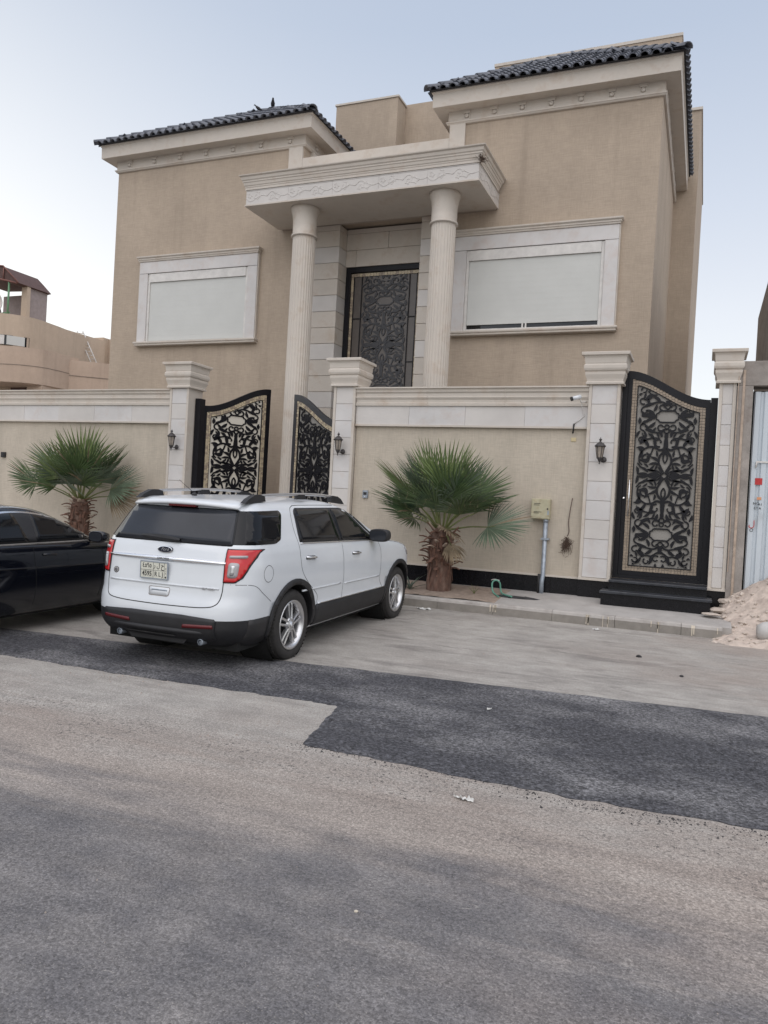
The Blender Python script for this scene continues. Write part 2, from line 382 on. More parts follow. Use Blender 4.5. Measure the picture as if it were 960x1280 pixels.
    # embedded dark tar specks below the patch, pale scrapes on the near road
    sk = ns(26, 3, .8); zone = math_('MULTIPLY', rng(Y, 3.5, 4.3, 0, 1), rng(Y, 5.2, 4.8, 0, 1))
    zone2 = math_('MULTIPLY', zone, rng(ns(1.4, 3, .6), .42, .6, 0, 1))
    c3 = mix(math_('MULTIPLY', rng(sk, .575, .61, 0, .85), zone2), vmc.outputs[0], (.07, .066, .064))
    scr = ns(5.5, 6, .75, (.45, 1.3, 1), 1.2)
    c4 = mix(math_('MULTIPLY', rng(scr, .635, .69, 0, .5), rng(Y, 4.4, 3.4, 0, 1)), c3, (.44, .41, .375))
    L.new(c4, b.inputs['Base Color'])
    bp = N(nt, 'ShaderNodeBump'); bp.inputs['Strength'].default_value = .55; bp.inputs['Distance'].default_value = .006
    hs = math_('ADD', math_('ADD', fine, math_('MULTIPLY', med, 2.5)), math_('MULTIPLY', vo2.outputs['Distance'], -.9)); L.new(hs, bp.inputs['Height']); L.new(bp.outputs[0], b.inputs['Normal'])
    return m
M['ground'] = ground_mat()
def patch_mat():
    m, nt, b = nmat('fresh_asphalt'); L = nt.links
    b.inputs['Roughness'].default_value = .85; b.inputs['Specular IOR Level'].default_value = .3
    gm = N(nt, 'ShaderNodeNewGeometry')
    def ns(sc, d=5, r_=.6, vec=(1, 1, 1)):
        mp = N(nt, 'ShaderNodeMapping'); mp.inputs['Scale'].default_value = vec; L.new(gm.outputs['Position'], mp.inputs['Vector'])
        n = N(nt, 'ShaderNodeTexNoise'); n.inputs['Scale'].default_value = sc; n.inputs['Detail'].default_value = d; n.inputs['Roughness'].default_value = r_
        L.new(mp.outputs[0], n.inputs['Vector']); return n.outputs[0]
    big = ns(.9, 6, .65, (.6, 1, 1)); fine = ns(40, 4, .8)
    mr = N(nt, 'ShaderNodeMapRange'); L.new(big, mr.inputs[0]); mr.inputs[1].default_value = .45; mr.inputs[2].default_value = .66
    mx = N(nt, 'ShaderNodeMix', data_type='RGBA'); L.new(mr.outputs[0], mx.inputs['Factor']); mx.inputs['A'].default_value = (.058, .058, .064, 1); mx.inputs['B'].default_value = (.16, .157, .16, 1)
    m2 = N(nt, 'ShaderNodeMapRange'); L.new(fine, m2.inputs[0]); m2.inputs[1].default_value = .34; m2.inputs[2].default_value = .66; m2.inputs[3].default_value = .35; m2.inputs[4].default_value = 1.8
    vm = N(nt, 'ShaderNodeVectorMath', operation='SCALE'); L.new(mx.outputs['Result'], vm.inputs[0]); L.new(m2.outputs[0], vm.inputs['Scale'])
    vo = N(nt, 'ShaderNodeTexVoronoi'); vo.inputs['Scale'].default_value = 62; L.new(gm.outputs['Position'], vo.inputs['Vector'])
    sc_ = N(nt, 'ShaderNodeSeparateColor'); L.new(vo.outputs['Color'], sc_.inputs[0])
    m3 = N(nt, 'ShaderNodeMapRange'); L.new(sc_.outputs[0], m3.inputs[0]); m3.inputs[3].default_value = .55; m3.inputs[4].default_value = 1.5
    vm2 = N(nt, 'ShaderNodeVectorMath', operation='SCALE'); L.new(vm.outputs[0], vm2.inputs[0]); L.new(m3.outputs[0], vm2.inputs['Scale']); L.new(vm2.outputs[0], b.inputs['Base Color'])
    bp = N(nt, 'ShaderNodeBump'); bp.inputs['Strength'].default_value = .8; bp.inputs['Distance'].default_value = .008
    L.new(fine, bp.inputs['Height']); L.new(bp.outputs[0], b.inputs['Normal'])
    return m
M['patch'] = patch_mat()

def grid_ground():
    xs = [-900, -300, -100, -50, -30]+[-20+i*.5 for i in range(61)]+[15, 20, 40, 100, 300, 900]
    ys = [-600, -200, -60, -20, -8, -2]+[0+i*.25 for i in range(57)]+[15, 20, 60, 200, 900]
    bm = bmesh.new(); vs = []
    for y in ys:
        row = []
        for x in xs:
            z = gz(y)
            if -20 <= x <= 10 and 0 < y < 11.4: z += (noise.noise(Vector((x*.7, y*.9, 3)))*.008)
            row.append(bm.verts.new((x, y, z)))
        vs.append(row)
    for j in range(len(ys)-1):
        for i in range(len(xs)-1):
            f = bm.faces.new((vs[j][i], vs[j][i+1], vs[j+1][i+1], vs[j+1][i])); f.smooth = True
    me = bpy.data.meshes.new('ground'); bm.to_mesh(me); bm.free(); me.materials.append(M['ground'])
    return tag(put('ground', me), kind='structure')
grid_ground()

def asphalt_patch():
    top = [(-30, 6.7), (-12, 6.75), (-7.74, 6.84), (-2.93, 7.36), (.63, 7.74), (3, 7.98), (14, 9.1)]
    bot = [(-30, 5.7), (-12, 5.75), (-6.56, 5.81), (-4.59, 5.87), (-2.82, 5.99), (-2.79, 5.97), (-2.56, 4.91), (-2.5, 4.89), (-.57, 4.87), (.44, 4.95), (3, 5.05), (14, 5.5)]
    def dens(P, amp):
        out = []
        for (a, b_) in zip(P[:-1], P[1:]):
            L_ = math.hypot(b_[0]-a[0], b_[1]-a[1]); n = max(1, int(L_/.05)) if a[0] > -9 and a[0] < 3 else max(1, int(L_/1))
            for k in range(n):
                t = k/n; x = a[0]+(b_[0]-a[0])*t; y = a[1]+(b_[1]-a[1])*t
                q = noise.noise(Vector((x*5, y*5, 0)))*amp+noise.noise(Vector((x*18, y*18, 5)))*amp*.6
                out.append((x+q*.5, y+q))
        out.append(P[-1]); return out
    poly = dens(bot, .032)+dens(top, .014)[::-1]
    bm = bmesh.new(); f = bm.faces.new([bm.verts.new((x, y, 0)) for x, y in poly])
    for ax, vals in ((0, [i*.3 for i in range(-30, 12)]), (1, [4.8+i*.25 for i in range(13)])):
        for v in vals:
            co = (v, 0, 0) if ax == 0 else (0, v, 0); no = (1, 0, 0) if ax == 0 else (0, 1, 0)
            bmesh.ops.bisect_plane(bm, geom=bm.verts[:]+bm.edges[:]+bm.faces[:], plane_co=co, plane_no=no)
    for v in bm.verts:
        b_ = v.is_boundary
        v.co.z = gz(v.co.y)+(.004 if b_ else .016+noise.noise(Vector((v.co.x*.9, v.co.y*1.2, 9)))*.007)
    r = bmesh.ops.extrude_edge_only(bm, edges=[e for e in bm.edges if e.is_boundary])
    for e in r['geom']:
        if isinstance(e, bmesh.types.BMVert): e.co.z -= .03
    bmesh.ops.triangulate(bm, faces=bm.faces)
    bmesh.ops.recalc_face_normals(bm, faces=bm.faces)
    me = bpy.data.meshes.new('asphalt_patch'); bm.to_mesh(me); bm.free(); me.materials.append(M['patch'])
    tag(put('asphalt_patch', me), kind='structure')
    # crumbs along the lower edge
    rnd = random.Random(3)
    def scatter(name, mat_, n, fn, smin, smax):
        verts = []; faces = []
        for _ in range(n):
            x, y = fn(rnd); s_ = rnd.uniform(smin, smax)*(1 if rnd.random() < .9 else 1.8); z = gz(y); a = rnd.uniform(0, 6.28)
            b0 = len(verts)
            for k in range(5):
                q = a+k*1.2566; rr = s_*rnd.uniform(.6, 1.2); verts.append((x+rr*math.cos(q), y+rr*math.sin(q), z-.003))
            verts.append((x+rnd.uniform(-.2, .2)*s_, y, z+s_*rnd.uniform(.4, .9)))
            for k in range(5): faces.append((b0+k, b0+(k+1) % 5, b0+5))
        me = bpy.data.meshes.new(name); me.from_pydata(verts, [], faces); me.materials.append(M[mat_])
        return put(name, me)
    seg = [(-2.56, 4.91), (-1.91, 4.88), (-1.09, 4.86), (-.57, 4.83), (.01, 4.88), (.6, 4.95)]
    def near_edge(r_):
        i = r_.randrange(len(seg)-1); t = r_.random(); x = seg[i][0]+(seg[i+1][0]-seg[i][0])*t; y = seg[i][1]+(seg[i+1][1]-seg[i][1])*t
        return x+r_.uniform(-.1, .1), y-abs(r_.gauss(0, .09))
    o = scatter('asphalt_crumbs', 'crumb', 800, near_edge, .003, .009)
    tag(o, 'loose black asphalt crumbs strewn along the front edge of the dark patch', 'gravel', kind='stuff')
    def near2(r_):
        x = r_.uniform(-7, -2.6); return x, 5.95-abs(r_.gauss(0, .2))+.0*x
    def mixr(r_):
        if r_.random() < .35: return near2(r_)
        if r_.random() < .5: return r_.uniform(-3.3, -1.2), r_.uniform(4.2, 5.5) if r_.random() < .5 else r_.uniform(4.3, 4.85)
        return r_.uniform(-7, 2), r_.uniform(2.2, 11.4)
    o = scatter('gravel', 'pebble', 1400, mixr, .003, .009)
    tag(o, 'small brown grit and pebbles scattered over the dusty road surface', 'gravel', kind='stuff')
asphalt_patch()
# ============================================================ pavement
PB = lambda x: 0.42                      # pavement level at the wall foot
def pavement():
    o = MB()
    nx = 60; prev = None
    for i in range(nx+1):
        x = -22+i*(22.45/nx)
        a = noise.noise(Vector((x*1.3, 0, 0)))*.006
        pts = [(x, 11.74, .296), (x, 12.1, .326+a), (x, 12.6, .372-a), (x, 13.3, .425), (x, 13.3, .0), (x, 11.74, .0)]
        prev = o.ring(pts, True, prev, False)
        if i == 0: o.cap(prev, True)
    o.cap(prev)
    pv = tag(o.build('pavement', 'pave'), kind='structure')
    # kerb stones: each its own piece, pale top edge over a darker face
    rnd = random.Random(5); x = -16.0
    while x < .30:
        w = rnd.choice((.5, .9, .9, .75)); x1 = min(x+w, .33)
        if x1-x < .2: break
        j = rnd.uniform(-.006, .006); mb = MB(); g = .0025
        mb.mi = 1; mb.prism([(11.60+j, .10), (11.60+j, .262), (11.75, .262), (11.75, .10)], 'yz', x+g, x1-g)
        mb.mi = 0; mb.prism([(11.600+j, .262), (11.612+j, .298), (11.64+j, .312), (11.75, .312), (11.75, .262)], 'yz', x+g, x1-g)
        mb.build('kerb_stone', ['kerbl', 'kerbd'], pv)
        x = x1
    # pale paint drips run over the kerb
    mb = MB()
    for cx, top, n in ((-1.45, .31, 5), (-1.22, .27, 3), (-.55, .31, 3), (-.02, .312, 2), (-2.9, .3, 4), (.3, .3, 1)):
        for k in range(n):
            xx = cx+rnd.uniform(-.05, .05); l = rnd.uniform(.04, .13); w = rnd.uniform(.004, .009)
            mb.box(xx-w, xx+w, 11.590, 11.5965, .262-l, .262); mb.face([(xx-w*1.5, 11.592, .262), (xx+w*1.5, 11.592, .262), (xx+w*1.5, 11.604, .299), (xx-w*1.5, 11.604, .299)])
    tag(mb.build('paint_drips', 'drip', pv), kind='stuff')
    # planting bed round the near palm
    bm = MB()
    for i in range(28):
        for j in range(6):
            x0, x1 = -5.0+i*.075, -5.0+(i+1)*.075; y0, y1 = 11.80+j*.2, 11.80+(j+1)*.2
            def zz(x, y):
                e = min(1, (x+5.0)/.15, (-2.9-x)/.3)
                base = .30+(y-11.74)*.083
                return base+.012*max(0, e)+noise.noise(Vector((x*6, y*6, 0)))*.018*max(0, e)-(.012 if e <= 0 else 0)
            f = bm.face([(x0, y0, zz(x0, y0)), (x1, y0, zz(x1, y0)), (x1, y1, zz(x1, y1)), (x0, y1, zz(x0, y1))], True)
    bmesh.ops.remove_doubles(bm.bm, verts=bm.bm.verts, dist=.001)
    tag(bm.build('planting_soil', 'dirt'), kind='structure')
pavement()

# ============================================================ boundary wall
P_ = [(-10.30, -9.83), (-6.53, -6.08), (-1.85, -1.35), (.12, .37)]
def wall_section(x0, x1, label, e0, e1):
    t = thing('boundary_wall', ((x0+x1)/2, 13.2, 0), label, 'wall', 'stretches of the street wall')
    mb = MB(); mb.box(x0, x1, 13.14, 13.45, 0, 3.86); mb.build('wall_body', 'wall', t)
    # stone band slabs
    n = max(1, round((x1-x0)/1.02)); w = (x1-x0)/n
    for i in range(n):
        a, b = x0+i*w+.002, x0+(i+1)*w-.002
        MB().box(a, b, 13.085+.002*((i*7) % 3), 13.14, 3.215, 3.55).build('band_slab', 'marble' if i % 2 else 'marble2', t)
    MB().box(x0, x1, 13.07, 13.139, 3.18, 3.213).build('band_lip', 'stone', t)
    # moulded cornice above the band, in lengths
    prof = [(13.139, 3.552), (13.06, 3.552), (13.055, 3.60), (13.075, 3.612), (13.07, 3.66), (13.045, 3.70), (13.045, 3.715), (13.06, 3.722), (13.055, 3.775), (13.03, 3.80), (13.028, 3.812), (13.042, 3.82), (13.035, 3.85), (13.0, 3.862), (13.0, 3.885), (13.5, 3.885), (13.5, 3.862), (13.139, 3.862)]
    n = max(1, round((x1-x0)/1.55)); w = (x1-x0)/n
    for i in range(n):
        MB().profx(prof, x0+i*w+.0015, x0+(i+1)*w-.0015).build('cornice_moulding', 'stone', t)
    MB().box(x0, x1, 13.075, 13.139, .685, .715).build('plinth_ledge', 'stone', t)
    n = max(1, round((x1-x0)/.46)); w = (x1-x0)/n
    for i in range(n):
        MB().box(x0+i*w+.0015, x0+(i+1)*w-.0015, 13.095+.001*(i % 2), 13.139, .30, .683).build('plinth_tile', 'granite', t)
    return t
wall_section(-19.5, -10.30, 'long left stretch of beige street wall with white stone band behind the black sedan', 0, 0)
wall_section(-6.08, -1.85, 'middle stretch of beige street wall behind the palm and yellow meter box', 0, 0)
# weathered paint chips and stain streak on the middle wall
def pillar(x0, x1, y1, label):
    yf = 13.02
    t = thing('gate_pillar', ((x0+x1)/2, 13.2, 0), label, 'pillar', 'stone pillars of the street wall')
    MB().box(x0+.012, x1-.012, yf+.03, y1, .2, 3.9).build('pillar_core', 'stone', t)
    sl = MB().box(x0+.001, x0+.05, yf, yf+.03, .70, 3.9); sl.build('edge_strip', 'stone', t)
    MB().box(x1-.05, x1-.001, yf, yf+.03, .70, 3.9).build('edge_strip', 'stone', t)
    z = .735; zs = [z+.3165*i for i in range(10)]+[3.895]
    for i in range(10):
        MB().box(x0+.053, x1-.053, yf+.012+.002*(i % 2), yf+.03, zs[i]+.004, zs[i+1]-.004).build('facing_slab', 'marble' if (i*5+int(x0)) % 3 else 'marble2', t)
    MB().box(x0-.004, x1+.004, yf-.012, yf+.03, .69, .73).build('base_strip', 'stone', t)
    MB().box(x0-.002, x1+.002, yf+.022, y1-.05, .2, .689).build('plinth_tile', 'granite', t)
    c = MB(); rect_loft(c, x0, x1, yf, y1, [(0, 3.90), (.05, 3.905), (.052, 3.935), (.035, 3.95), (.042, 3.99), (.066, 4.06), (.068, 4.10), (.055, 4.106), (.080, 4.13), (.090, 4.16), (.090, 4.205), (.070, 4.235), (.075, 4.25), (.082, 4.33), (.095, 4.365), (.128, 4.372), (.131, 4.413), (.125, 4.42)])
    c.build('pillar_cap', 'stone', t)
    return t
pillar(*P_[0], 13.50, 'stone pillar left of the open garage gate with wall lamp')
pillar(*P_[1], 13.50, 'stone pillar right of the open garage gate, behind the white car')
pillar(*P_[2], 13.50, 'stone pillar between meter box and pedestrian gate with wall lamp')
pillar(*P_[3], 13.50, 'narrow stone pillar beside the bare concrete frame, without lamp')

# ============================================================ ornament (cut steel scrollwork)
def arc(c, r, a0, a1, n=12, r1=None):
    r1 = r if r1 is None else r1
    return [(c[0]+(r+(r1-r)*k/n)*math.cos(R(a0+(a1-a0)*k/n)), c[1]+(r+(r1-r)*k/n)*math.sin(R(a0+(a1-a0)*k/n))) for k in range(n+1)]
def leaf2(p, ang, l, w):
    """almond leaf as polyline with widths"""
    n = 8; out = []; ws = []
    for k in range(n+1):
        t = k/n; a = R(ang); b = math.sin(t*math.pi)*.10*l
        out.append((p[0]+math.cos(a)*l*t-math.sin(a)*b, p[1]+math.sin(a)*l*t+math.cos(a)*b)); ws.append(max(.006, w*math.sin(math.pi*min(1, t*.92+.08))**.8))
    return out, ws
def motif():
    """upper right quarter, u 0..0.48 from the centre line, v 0..1.55 from mid height"""
    S_ = []
    def st(pts, w0, w1=None, cat=True, n=6):
        P = catmull([(a, b, 0) for a, b in pts], n) if cat else [Vector((a, b, 0)) for a, b in pts]
        w1 = w0 if w1 is None else w1; m_ = len(P)-1
        S_.append(([(p.x, p.y) for p in P], [w0+(w1-w0)*k/m_ for k in range(m_+1)]))
    def sp(c, r, a0, a1, w0=.030, w1=.022, r1=None):
        P = arc(c, r, a0, a1, 14, r1); st(P, w0, w1, False)
        S_.append(([(P[-1][0]-.001, P[-1][1]), (P[-1][0]+.001, P[-1][1]+.001), (P[-1][0], P[-1][1]+.004)], [.03, .042, .03]))
    def lf(p, a, l, w): S_.append(leaf2(p, a, l, w))
    # mid star
    lf((.06, 0), 2, .22, .055); lf((.10, .02), 24, .20, .045); lf((.24, .0), 3, .2, .05); lf((.26, .05), 30, .17, .045); lf((.04, .04), 55, .12, .04)
    st([(.0, .055), (.03, .03), (.06, .0)], .026)
    st([(.05, .03), (.13, .08), (.25, .085), (.36, .12), (.44, .20)], .030, .024)
    # hourglass stems
    st([(.02, .06), (.065, .14), (.10, .22), (.085, .32), (.03, .39), (.0, .42)], .034, .04)
    st([(.0, .20), (.03, .26), (.028, .33), (.0, .38)], .022, .03)
    lf((.09, .22), 30, .17, .05); lf((.10, .19), -5, .16, .045)
    # knot and big branch
    st([(.0, .38), (.012, .45), (.008, .56), (.0, .62)], .055, .05)
    lf((.012, .60), 84, .10, .05)
    st([(.01, .45), (.09, .42), (.17, .46), (.26, .47), (.35, .42), (.41, .33), (.41, .22), (.36, .17)], .040, .022)
    lf((.17, .46), 75, .17, .055); lf((.27, .465), 50, .17, .055); lf((.33, .43), 10, .14, .05); lf((.38, .37), 55, .12, .045); lf((.40, .29), 100, .13, .045); lf((.40, .25), 170, .16, .055)
    sp((.30, .27), .075, 90, -200, .030, .020, .045); lf((.22, .36), -60, .14, .05); lf((.30, .38), -140, .12, .04)
    st([(.20, .45), (.22, .38), (.24, .33)], .024)
    # spirals about the bud
    sp((.115, .545), .075, -110, 190, .032, .022, .035); lf((.19, .60), 40, .14, .05); lf((.07, .63), 65, .12, .05)
    st([(.10, .60), (.20, .62), (.29, .60), (.35, .62), (.39, .70)], .030, .02)
    lf((.28, .60), -35, .14, .045); lf((.35, .62), -60, .13, .045); lf((.33, .61), 75, .13, .045)
    sp((.40, .585), .05, 170, -120, .026, .02, .03)
    # rings below cartouche
    sp((.0, .735), .038, 90, -90, .026, .026); sp((.0, .80), .034, 90, -90, .024, .024); st([(.0, .68), (.02, .70)], .04)
    sp((.095, .79), .058, -150, 150, .030, .022, .036)
    st([(.04, .745), (.12, .71), (.22, .72), (.30, .74)], .034, .02); lf((.20, .70), 20, .16, .06); lf((.30, .74), 60, .12, .045); lf((.24, .72), 130, .10, .04)
    sp((.37, .80), .065, -100, 170, .028, .02, .038); lf((.43, .73), -70, .12, .045); lf((.43, .86), 80, .1, .04)
    # cartouche frame
    st([(.0, .875), (.10, .875), (.125, .885), (.14, .91), (.175, .925), (.175, .955), (.18, .985), (.175, 1.015), (.14, 1.03), (.125, 1.055), (.10, 1.065), (.0, 1.065)], .026, .026, False)
    lf((.19, .97), 0, .22, .075); lf((.20, .99), 30, .18, .055); lf((.20, .95), -30, .18, .055); lf((.40, .97), 88, .09, .05); lf((.44, .94), -95, .10, .04); lf((.30, .90), -30, .13, .05)
    # above cartouche
    sp((.085, 1.125), .052, -90, 170, .028, .022, .032); sp((.0, 1.13), .036, 90, -90, .024, .024)
    st([(.03, 1.17), (.10, 1.21), (.20, 1.20), (.30, 1.17), (.38, 1.13)], .034, .024); lf((.22, 1.18), -20, .18, .06); lf((.12, 1.21), 35, .15, .055); lf((.30, 1.17), 60, .13, .05)
    sp((.37, 1.07), .06, 80, -180, .028, .02, .036)
    sp((.40, 1.23), .06, -120, 150, .028, .02, .035); lf((.33, 1.25), 130, .13, .05); lf((.02, 1.17), 90, .12, .06)
    st([(.0, 1.25), (.06, 1.28), (.14, 1.33), (.22, 1.32), (.30, 1.35)], .034, .024); lf((.14, 1.33), 80, .14, .055); lf((.24, 1.33), -30, .14, .05); lf((.30, 1.36), 50, .15, .05)
    sp((.06, 1.37), .055, -140, 140, .028, .02, .034); sp((.21, 1.42), .05, -60, 200, .028, .02, .03); sp((.39, 1.40), .05, 0, 280, .028, .02, .03); lf((.43, 1.46), 100, .12, .05); lf((.30, 1.47), 60, .1, .045); lf((.06, 1.45), 75, .12, .05)
    lf((.15, 1.50), 20, .14, .05); lf((.0, 1.50), 90, .1, .06)
    return S_
MOT = motif()
def fill_motif(MOT):
    """small comma leaves in the empty spots between the scrolls"""
    g = .02; nu, nv = 25, 77; occ = {}
    def stamp(pts, ws):
        for (x, y), w in zip(pts, ws):
            r = w*.6+.006
            for i in range(int((x-r)/g)-1, int((x+r)/g)+2):
                for j in range(int((y-r)/g)-1, int((y+r)/g)+2):
                    if math.hypot(i*g-x, j*g-y) <= r: occ[(i, j)] = 1; occ[(-i, j)] = 1; occ[(i, -j)] = 1
    for p, w in MOT: stamp(p, w)
    for i in range(-9, 10):
        for j in range(44, 54): occ[(i, j)] = 1
    rnd = random.Random(12)
    for it in range(46):
        best = None
        for i in range(1, nu-1):
            for j in range(1, nv-1):
                d = min((math.hypot(a, b) for a in range(-5, 6) for b in range(-5, 6) if (i+a, j+b) in occ), default=6)*g
                if i*g > .455: d *= .8
                if best is None or d > best[0]: best = (d, i, j)
        d, i, j = best
        if d < .036: break
        x, y = i*g, j*g; a = rnd.choice((35, 60, 110, 140, -40, 80)); l = min(.16, d*2.3); w = min(.055, d*.9)
        x0, y0 = x-math.cos(R(a))*l/2, y-math.sin(R(a))*l/2
        pts, ws = leaf2((x0, y0), a, l, w); pts = [(max(.004, min(.478, q[0])), q[1]) for q in pts]
        MOT.append((pts, ws)); stamp(pts, ws)
fill_motif(MOT)
def scroll_mesh(w, h, keep, name='scrollwork', m='iron', reps=1, uscale=1, th=.012, fat=1.0):
    """panel in local coords: x 0..w, z 0..h, centre mirrored; keep(x,z)->bool"""
    bm = bmesh.new(); us = w/.98; half = h/2/reps; vs_ = half/1.50
    def rib(pts, ws, X, Z, yo):
        n = len(pts); prev = None
        for i in range(n):
            a = pts[max(i-1, 0)]; b = pts[min(i+1, n-1)]; dx, dy = b[0]-a[0], b[1]-a[1]; l = math.hypot(dx, dy) or 1
            nx, ny = -dy/l, dx/l; wd = ws[i]*.5*fat
            L_ = (X(pts[i][0]+nx*wd), Z(pts[i][1]+ny*wd)); R_ = (X(pts[i][0]-nx*wd), Z(pts[i][1]-ny*wd))
            ok = keep(*L_) and keep(*R_)
            if not ok: prev = None; continue
            cur = [bm.verts.new((L_[0], yo, L_[1])), bm.verts.new((R_[0], yo, R_[1])), bm.verts.new((R_[0], yo+th, R_[1])), bm.verts.new((L_[0], yo+th, L_[1]))]
            if prev:
                for k in range(4):
                    j = (k+1) % 4
                    bm.faces.new((prev[k], prev[j], cur[j], cur[k]))
            else: bm.faces.new(cur[::-1])
            prev = cur
    cnt = 0
    for rp in range(reps):
        zc = half*(2*rp+1)
        for sx in (1, -1):
            for sz in (1, -1):
                for pts, ws in MOT:
                    cnt += 1
                    rib(pts, ws, lambda u: w/2+sx*u*us, lambda v: zc+sz*v*vs_, -(cnt % 5)*.0006)
    bmesh.ops.recalc_face_normals(bm, faces=bm.faces)
    me = bpy.data.meshes.new(name); bm.to_mesh(me); bm.free(); me.materials.append(M[m]); return me

def scurve(x, x0, x1, z0, z1):
    t = max(0, min(1, (x-x0)/(x1-x0))); s = .5-.5*math.cos(math.pi*(t**.95)); return z0+(z1-z0)*s
def gate_leaf(parent, W_, zb, zp, zl, fr, mos, iron, back, mosm, th=.05, tr=.13):
    """leaf in local coords, x 0 (high side) .. W_ (low side); top curve from zp down to zl"""
    N_ = 28
    def top(x, off): return scurve(x, 0, W_, zp, zl)-off
    mb = MB(); xs = [W_*i/N_ for i in range(N_+1)]
    # frame: top rail
    up = [(x, top(x, 0)) for x in xs]; lo = [(x, top(x, tr)) for x in xs]
    for i in range(N_):
        a, b, c, d = up[i], up[i+1], lo[i+1], lo[i]
        mb.prism([d, c, b, a], 'xz', 0, th)
    mb.build('top_rail', iron, parent, True)
    for (a, b) in ((.001, fr), (W_-fr, W_-.001)):
        q = MB(); q.prism([(a, zb+fr), (b, zb+fr), (b, top(b, tr)+.002), (a, top(a, tr)+.002)], 'xz', .003, th-.003); q.build('stile', iron, parent, True)
    MB().box(.001, W_-.001, .003, th-.003, zb, zb+fr).build('bottom_rail', iron, parent, True)
    # mosaic border, real little tesserae set in rows
    mb = MB(); rnd = random.Random(int(W_*1000)); ts = .05
    x0, x1, z0 = fr+.002, W_-fr-.002, zb+fr+.002
    def tess(cx, cz, s1, s2):
        g = .003; y = .008+rnd.uniform(0, .004); mb.mi = 0 if rnd.random() < .6 else 1
        zt = top(cx, tr)-.004
        z_a, z_b = cz+g, min(cz+s2-g, zt)
        if z_b-z_a < .008: return
        mb.box(cx+g, cx+s1-g, y, .03, z_a, z_b)
    nb = max(2, round(mos/ts)); tw = mos/nb
    z = z0
    while z < zp:
        for k in range(nb):
            tess(x0+k*tw, z, tw, tw); tess(x1-mos+k*tw, z, tw, tw)
        z += tw
    x = x0+mos
    while x < x1-mos-.01:
        for k in range(nb): tess(x, z0+k*tw, tw, tw)
        for k in range(nb):
            cx = x; zt = top(x+tw/2, tr+(k+1)*tw)
            g = .003; mb.mi = rnd.random() < .4; y = .008+rnd.uniform(0, .004)
            mb.box(cx+g, cx+tw-g, y, .03, zt+g, zt+tw-g)
        x += tw
    tag(mb.build('mosaic_border', [mosm, 'mosaic'], parent, True), kind='stuff')
    # backing and scrollwork
    q = MB()
    for i in range(N_):
        xa = fr+(W_-2*fr)*i/N_; xb = fr+(W_-2*fr)*(i+1)/N_
        q.prism([(xa, zb+fr), (xb, zb+fr), (xb, top(xb, tr*.9)), (xa, top(xa, tr*.9))], 'xz', .026, .036)
    bmesh.ops.remove_doubles(q.bm, verts=q.bm.verts, dist=.0005)
    q.build('backing_panel', back, parent, True)
    px0, px1, pz0 = x0+mos, x1-mos, z0+mos
    pw = px1-px0
    def keep(x, z): return 0 <= x <= pw and z >= 0 and z+pz0 <= top(px0+x, tr+mos)
    # thin iron border of the panel
    bb = MB(); e = .014
    bb.box(px0-e, px0, -.004, .025, pz0, top(px0, tr+mos)); bb.box(px1, px1+e, -.004, .025, pz0, top(px1, tr+mos)); bb.box(px0-e, px1+e, -.005, .024, pz0-e, pz0)
    for i in range(N_):
        xa = px0+pw*i/N_; xb = px0+pw*(i+1)/N_
        bb.prism([(xa, top(xa, tr+mos)), (xb, top(xb, tr+mos)), (xb, top(xb, tr+mos)+e), (xa, top(xa, tr+mos)+e)], 'xz', -.004, .025)
    bb.build('panel_edge', 'iron', parent, True)
    return px0, pz0, pw, keep

# pedestrian gate
def ped_gate():
    t = thing('pedestrian_gate', (-1.345, 13.30, .75), 'tall closed black scrollwork gate with tan mosaic border above two black steps', 'gate')
    # fixed jambs and curved head
    Wg = 1.46
    mb = MB(); mb.box(0.002, .085, -.02, .12, 0, 3.41); mb.build('jamb', 'iron', t, True)
    MB().box(1.36, 1.464, -.012, .12, 0, 2.97).build('jamb', 'iron', t, True)
    MB().box(.085, 1.36, -.02, .1, 0.0, .06).build('threshold', 'iron', t, True)
    MB().box(1.325, 1.40, .052, .10, .06, 2.9).build('gap_backer', 'iron', t, True)  # added strips behind the jamb gaps, keep light from showing through
    MB().box(.06, .115, .052, .10, .06, 3.3).build('gap_backer', 'iron', t, True)
    px0, pz0, pw, keep = shift_leaf(t, .087, 1.271, .062, 3.42, 2.94, .065, .095, 'iron', 'backing', 'mosaic')
    # long pull bar and lock
    h = MB(); h.tube([(.20, -.07, 1.02), (.20, -.07, 1.62)], .011, 8); h.tube([(.20, -.07, 1.08), (.20, .0, 1.08)], .008, 6); h.tube([(.20, -.07, 1.56), (.20, .0, 1.56)], .008, 6); h.build('pull_bar', 'chrome', t, True)
    h = MB(); h.lathe([(.0, 0), (.022, .0), (.022, -.02), (.012, -.03), (0, -.03)], (.115, -.002, 1.32), 12, 'y'); h.build('lock', 'chrome', t, True)
    # two granite steps
    s = thing('entrance_steps', (-.65, 12.9, .4), 'pair of worn black granite steps below the pedestrian gate', 'steps')
    MB().box(-1.345, .115, 12.84, 13.24, .30, .70).build('riser', 'granite', s)
    MB().box(-1.345, .115, 12.80, 13.30, .702, .745, .008).build('tread', 'step', s)
    MB().box(-1.42, .17, 12.52, 12.838, .30, .545).build('riser', 'granite', s)
    MB().box(-1.44, .19, 12.48, 12.838, .547, .592, .008).build('tread', 'step', s)
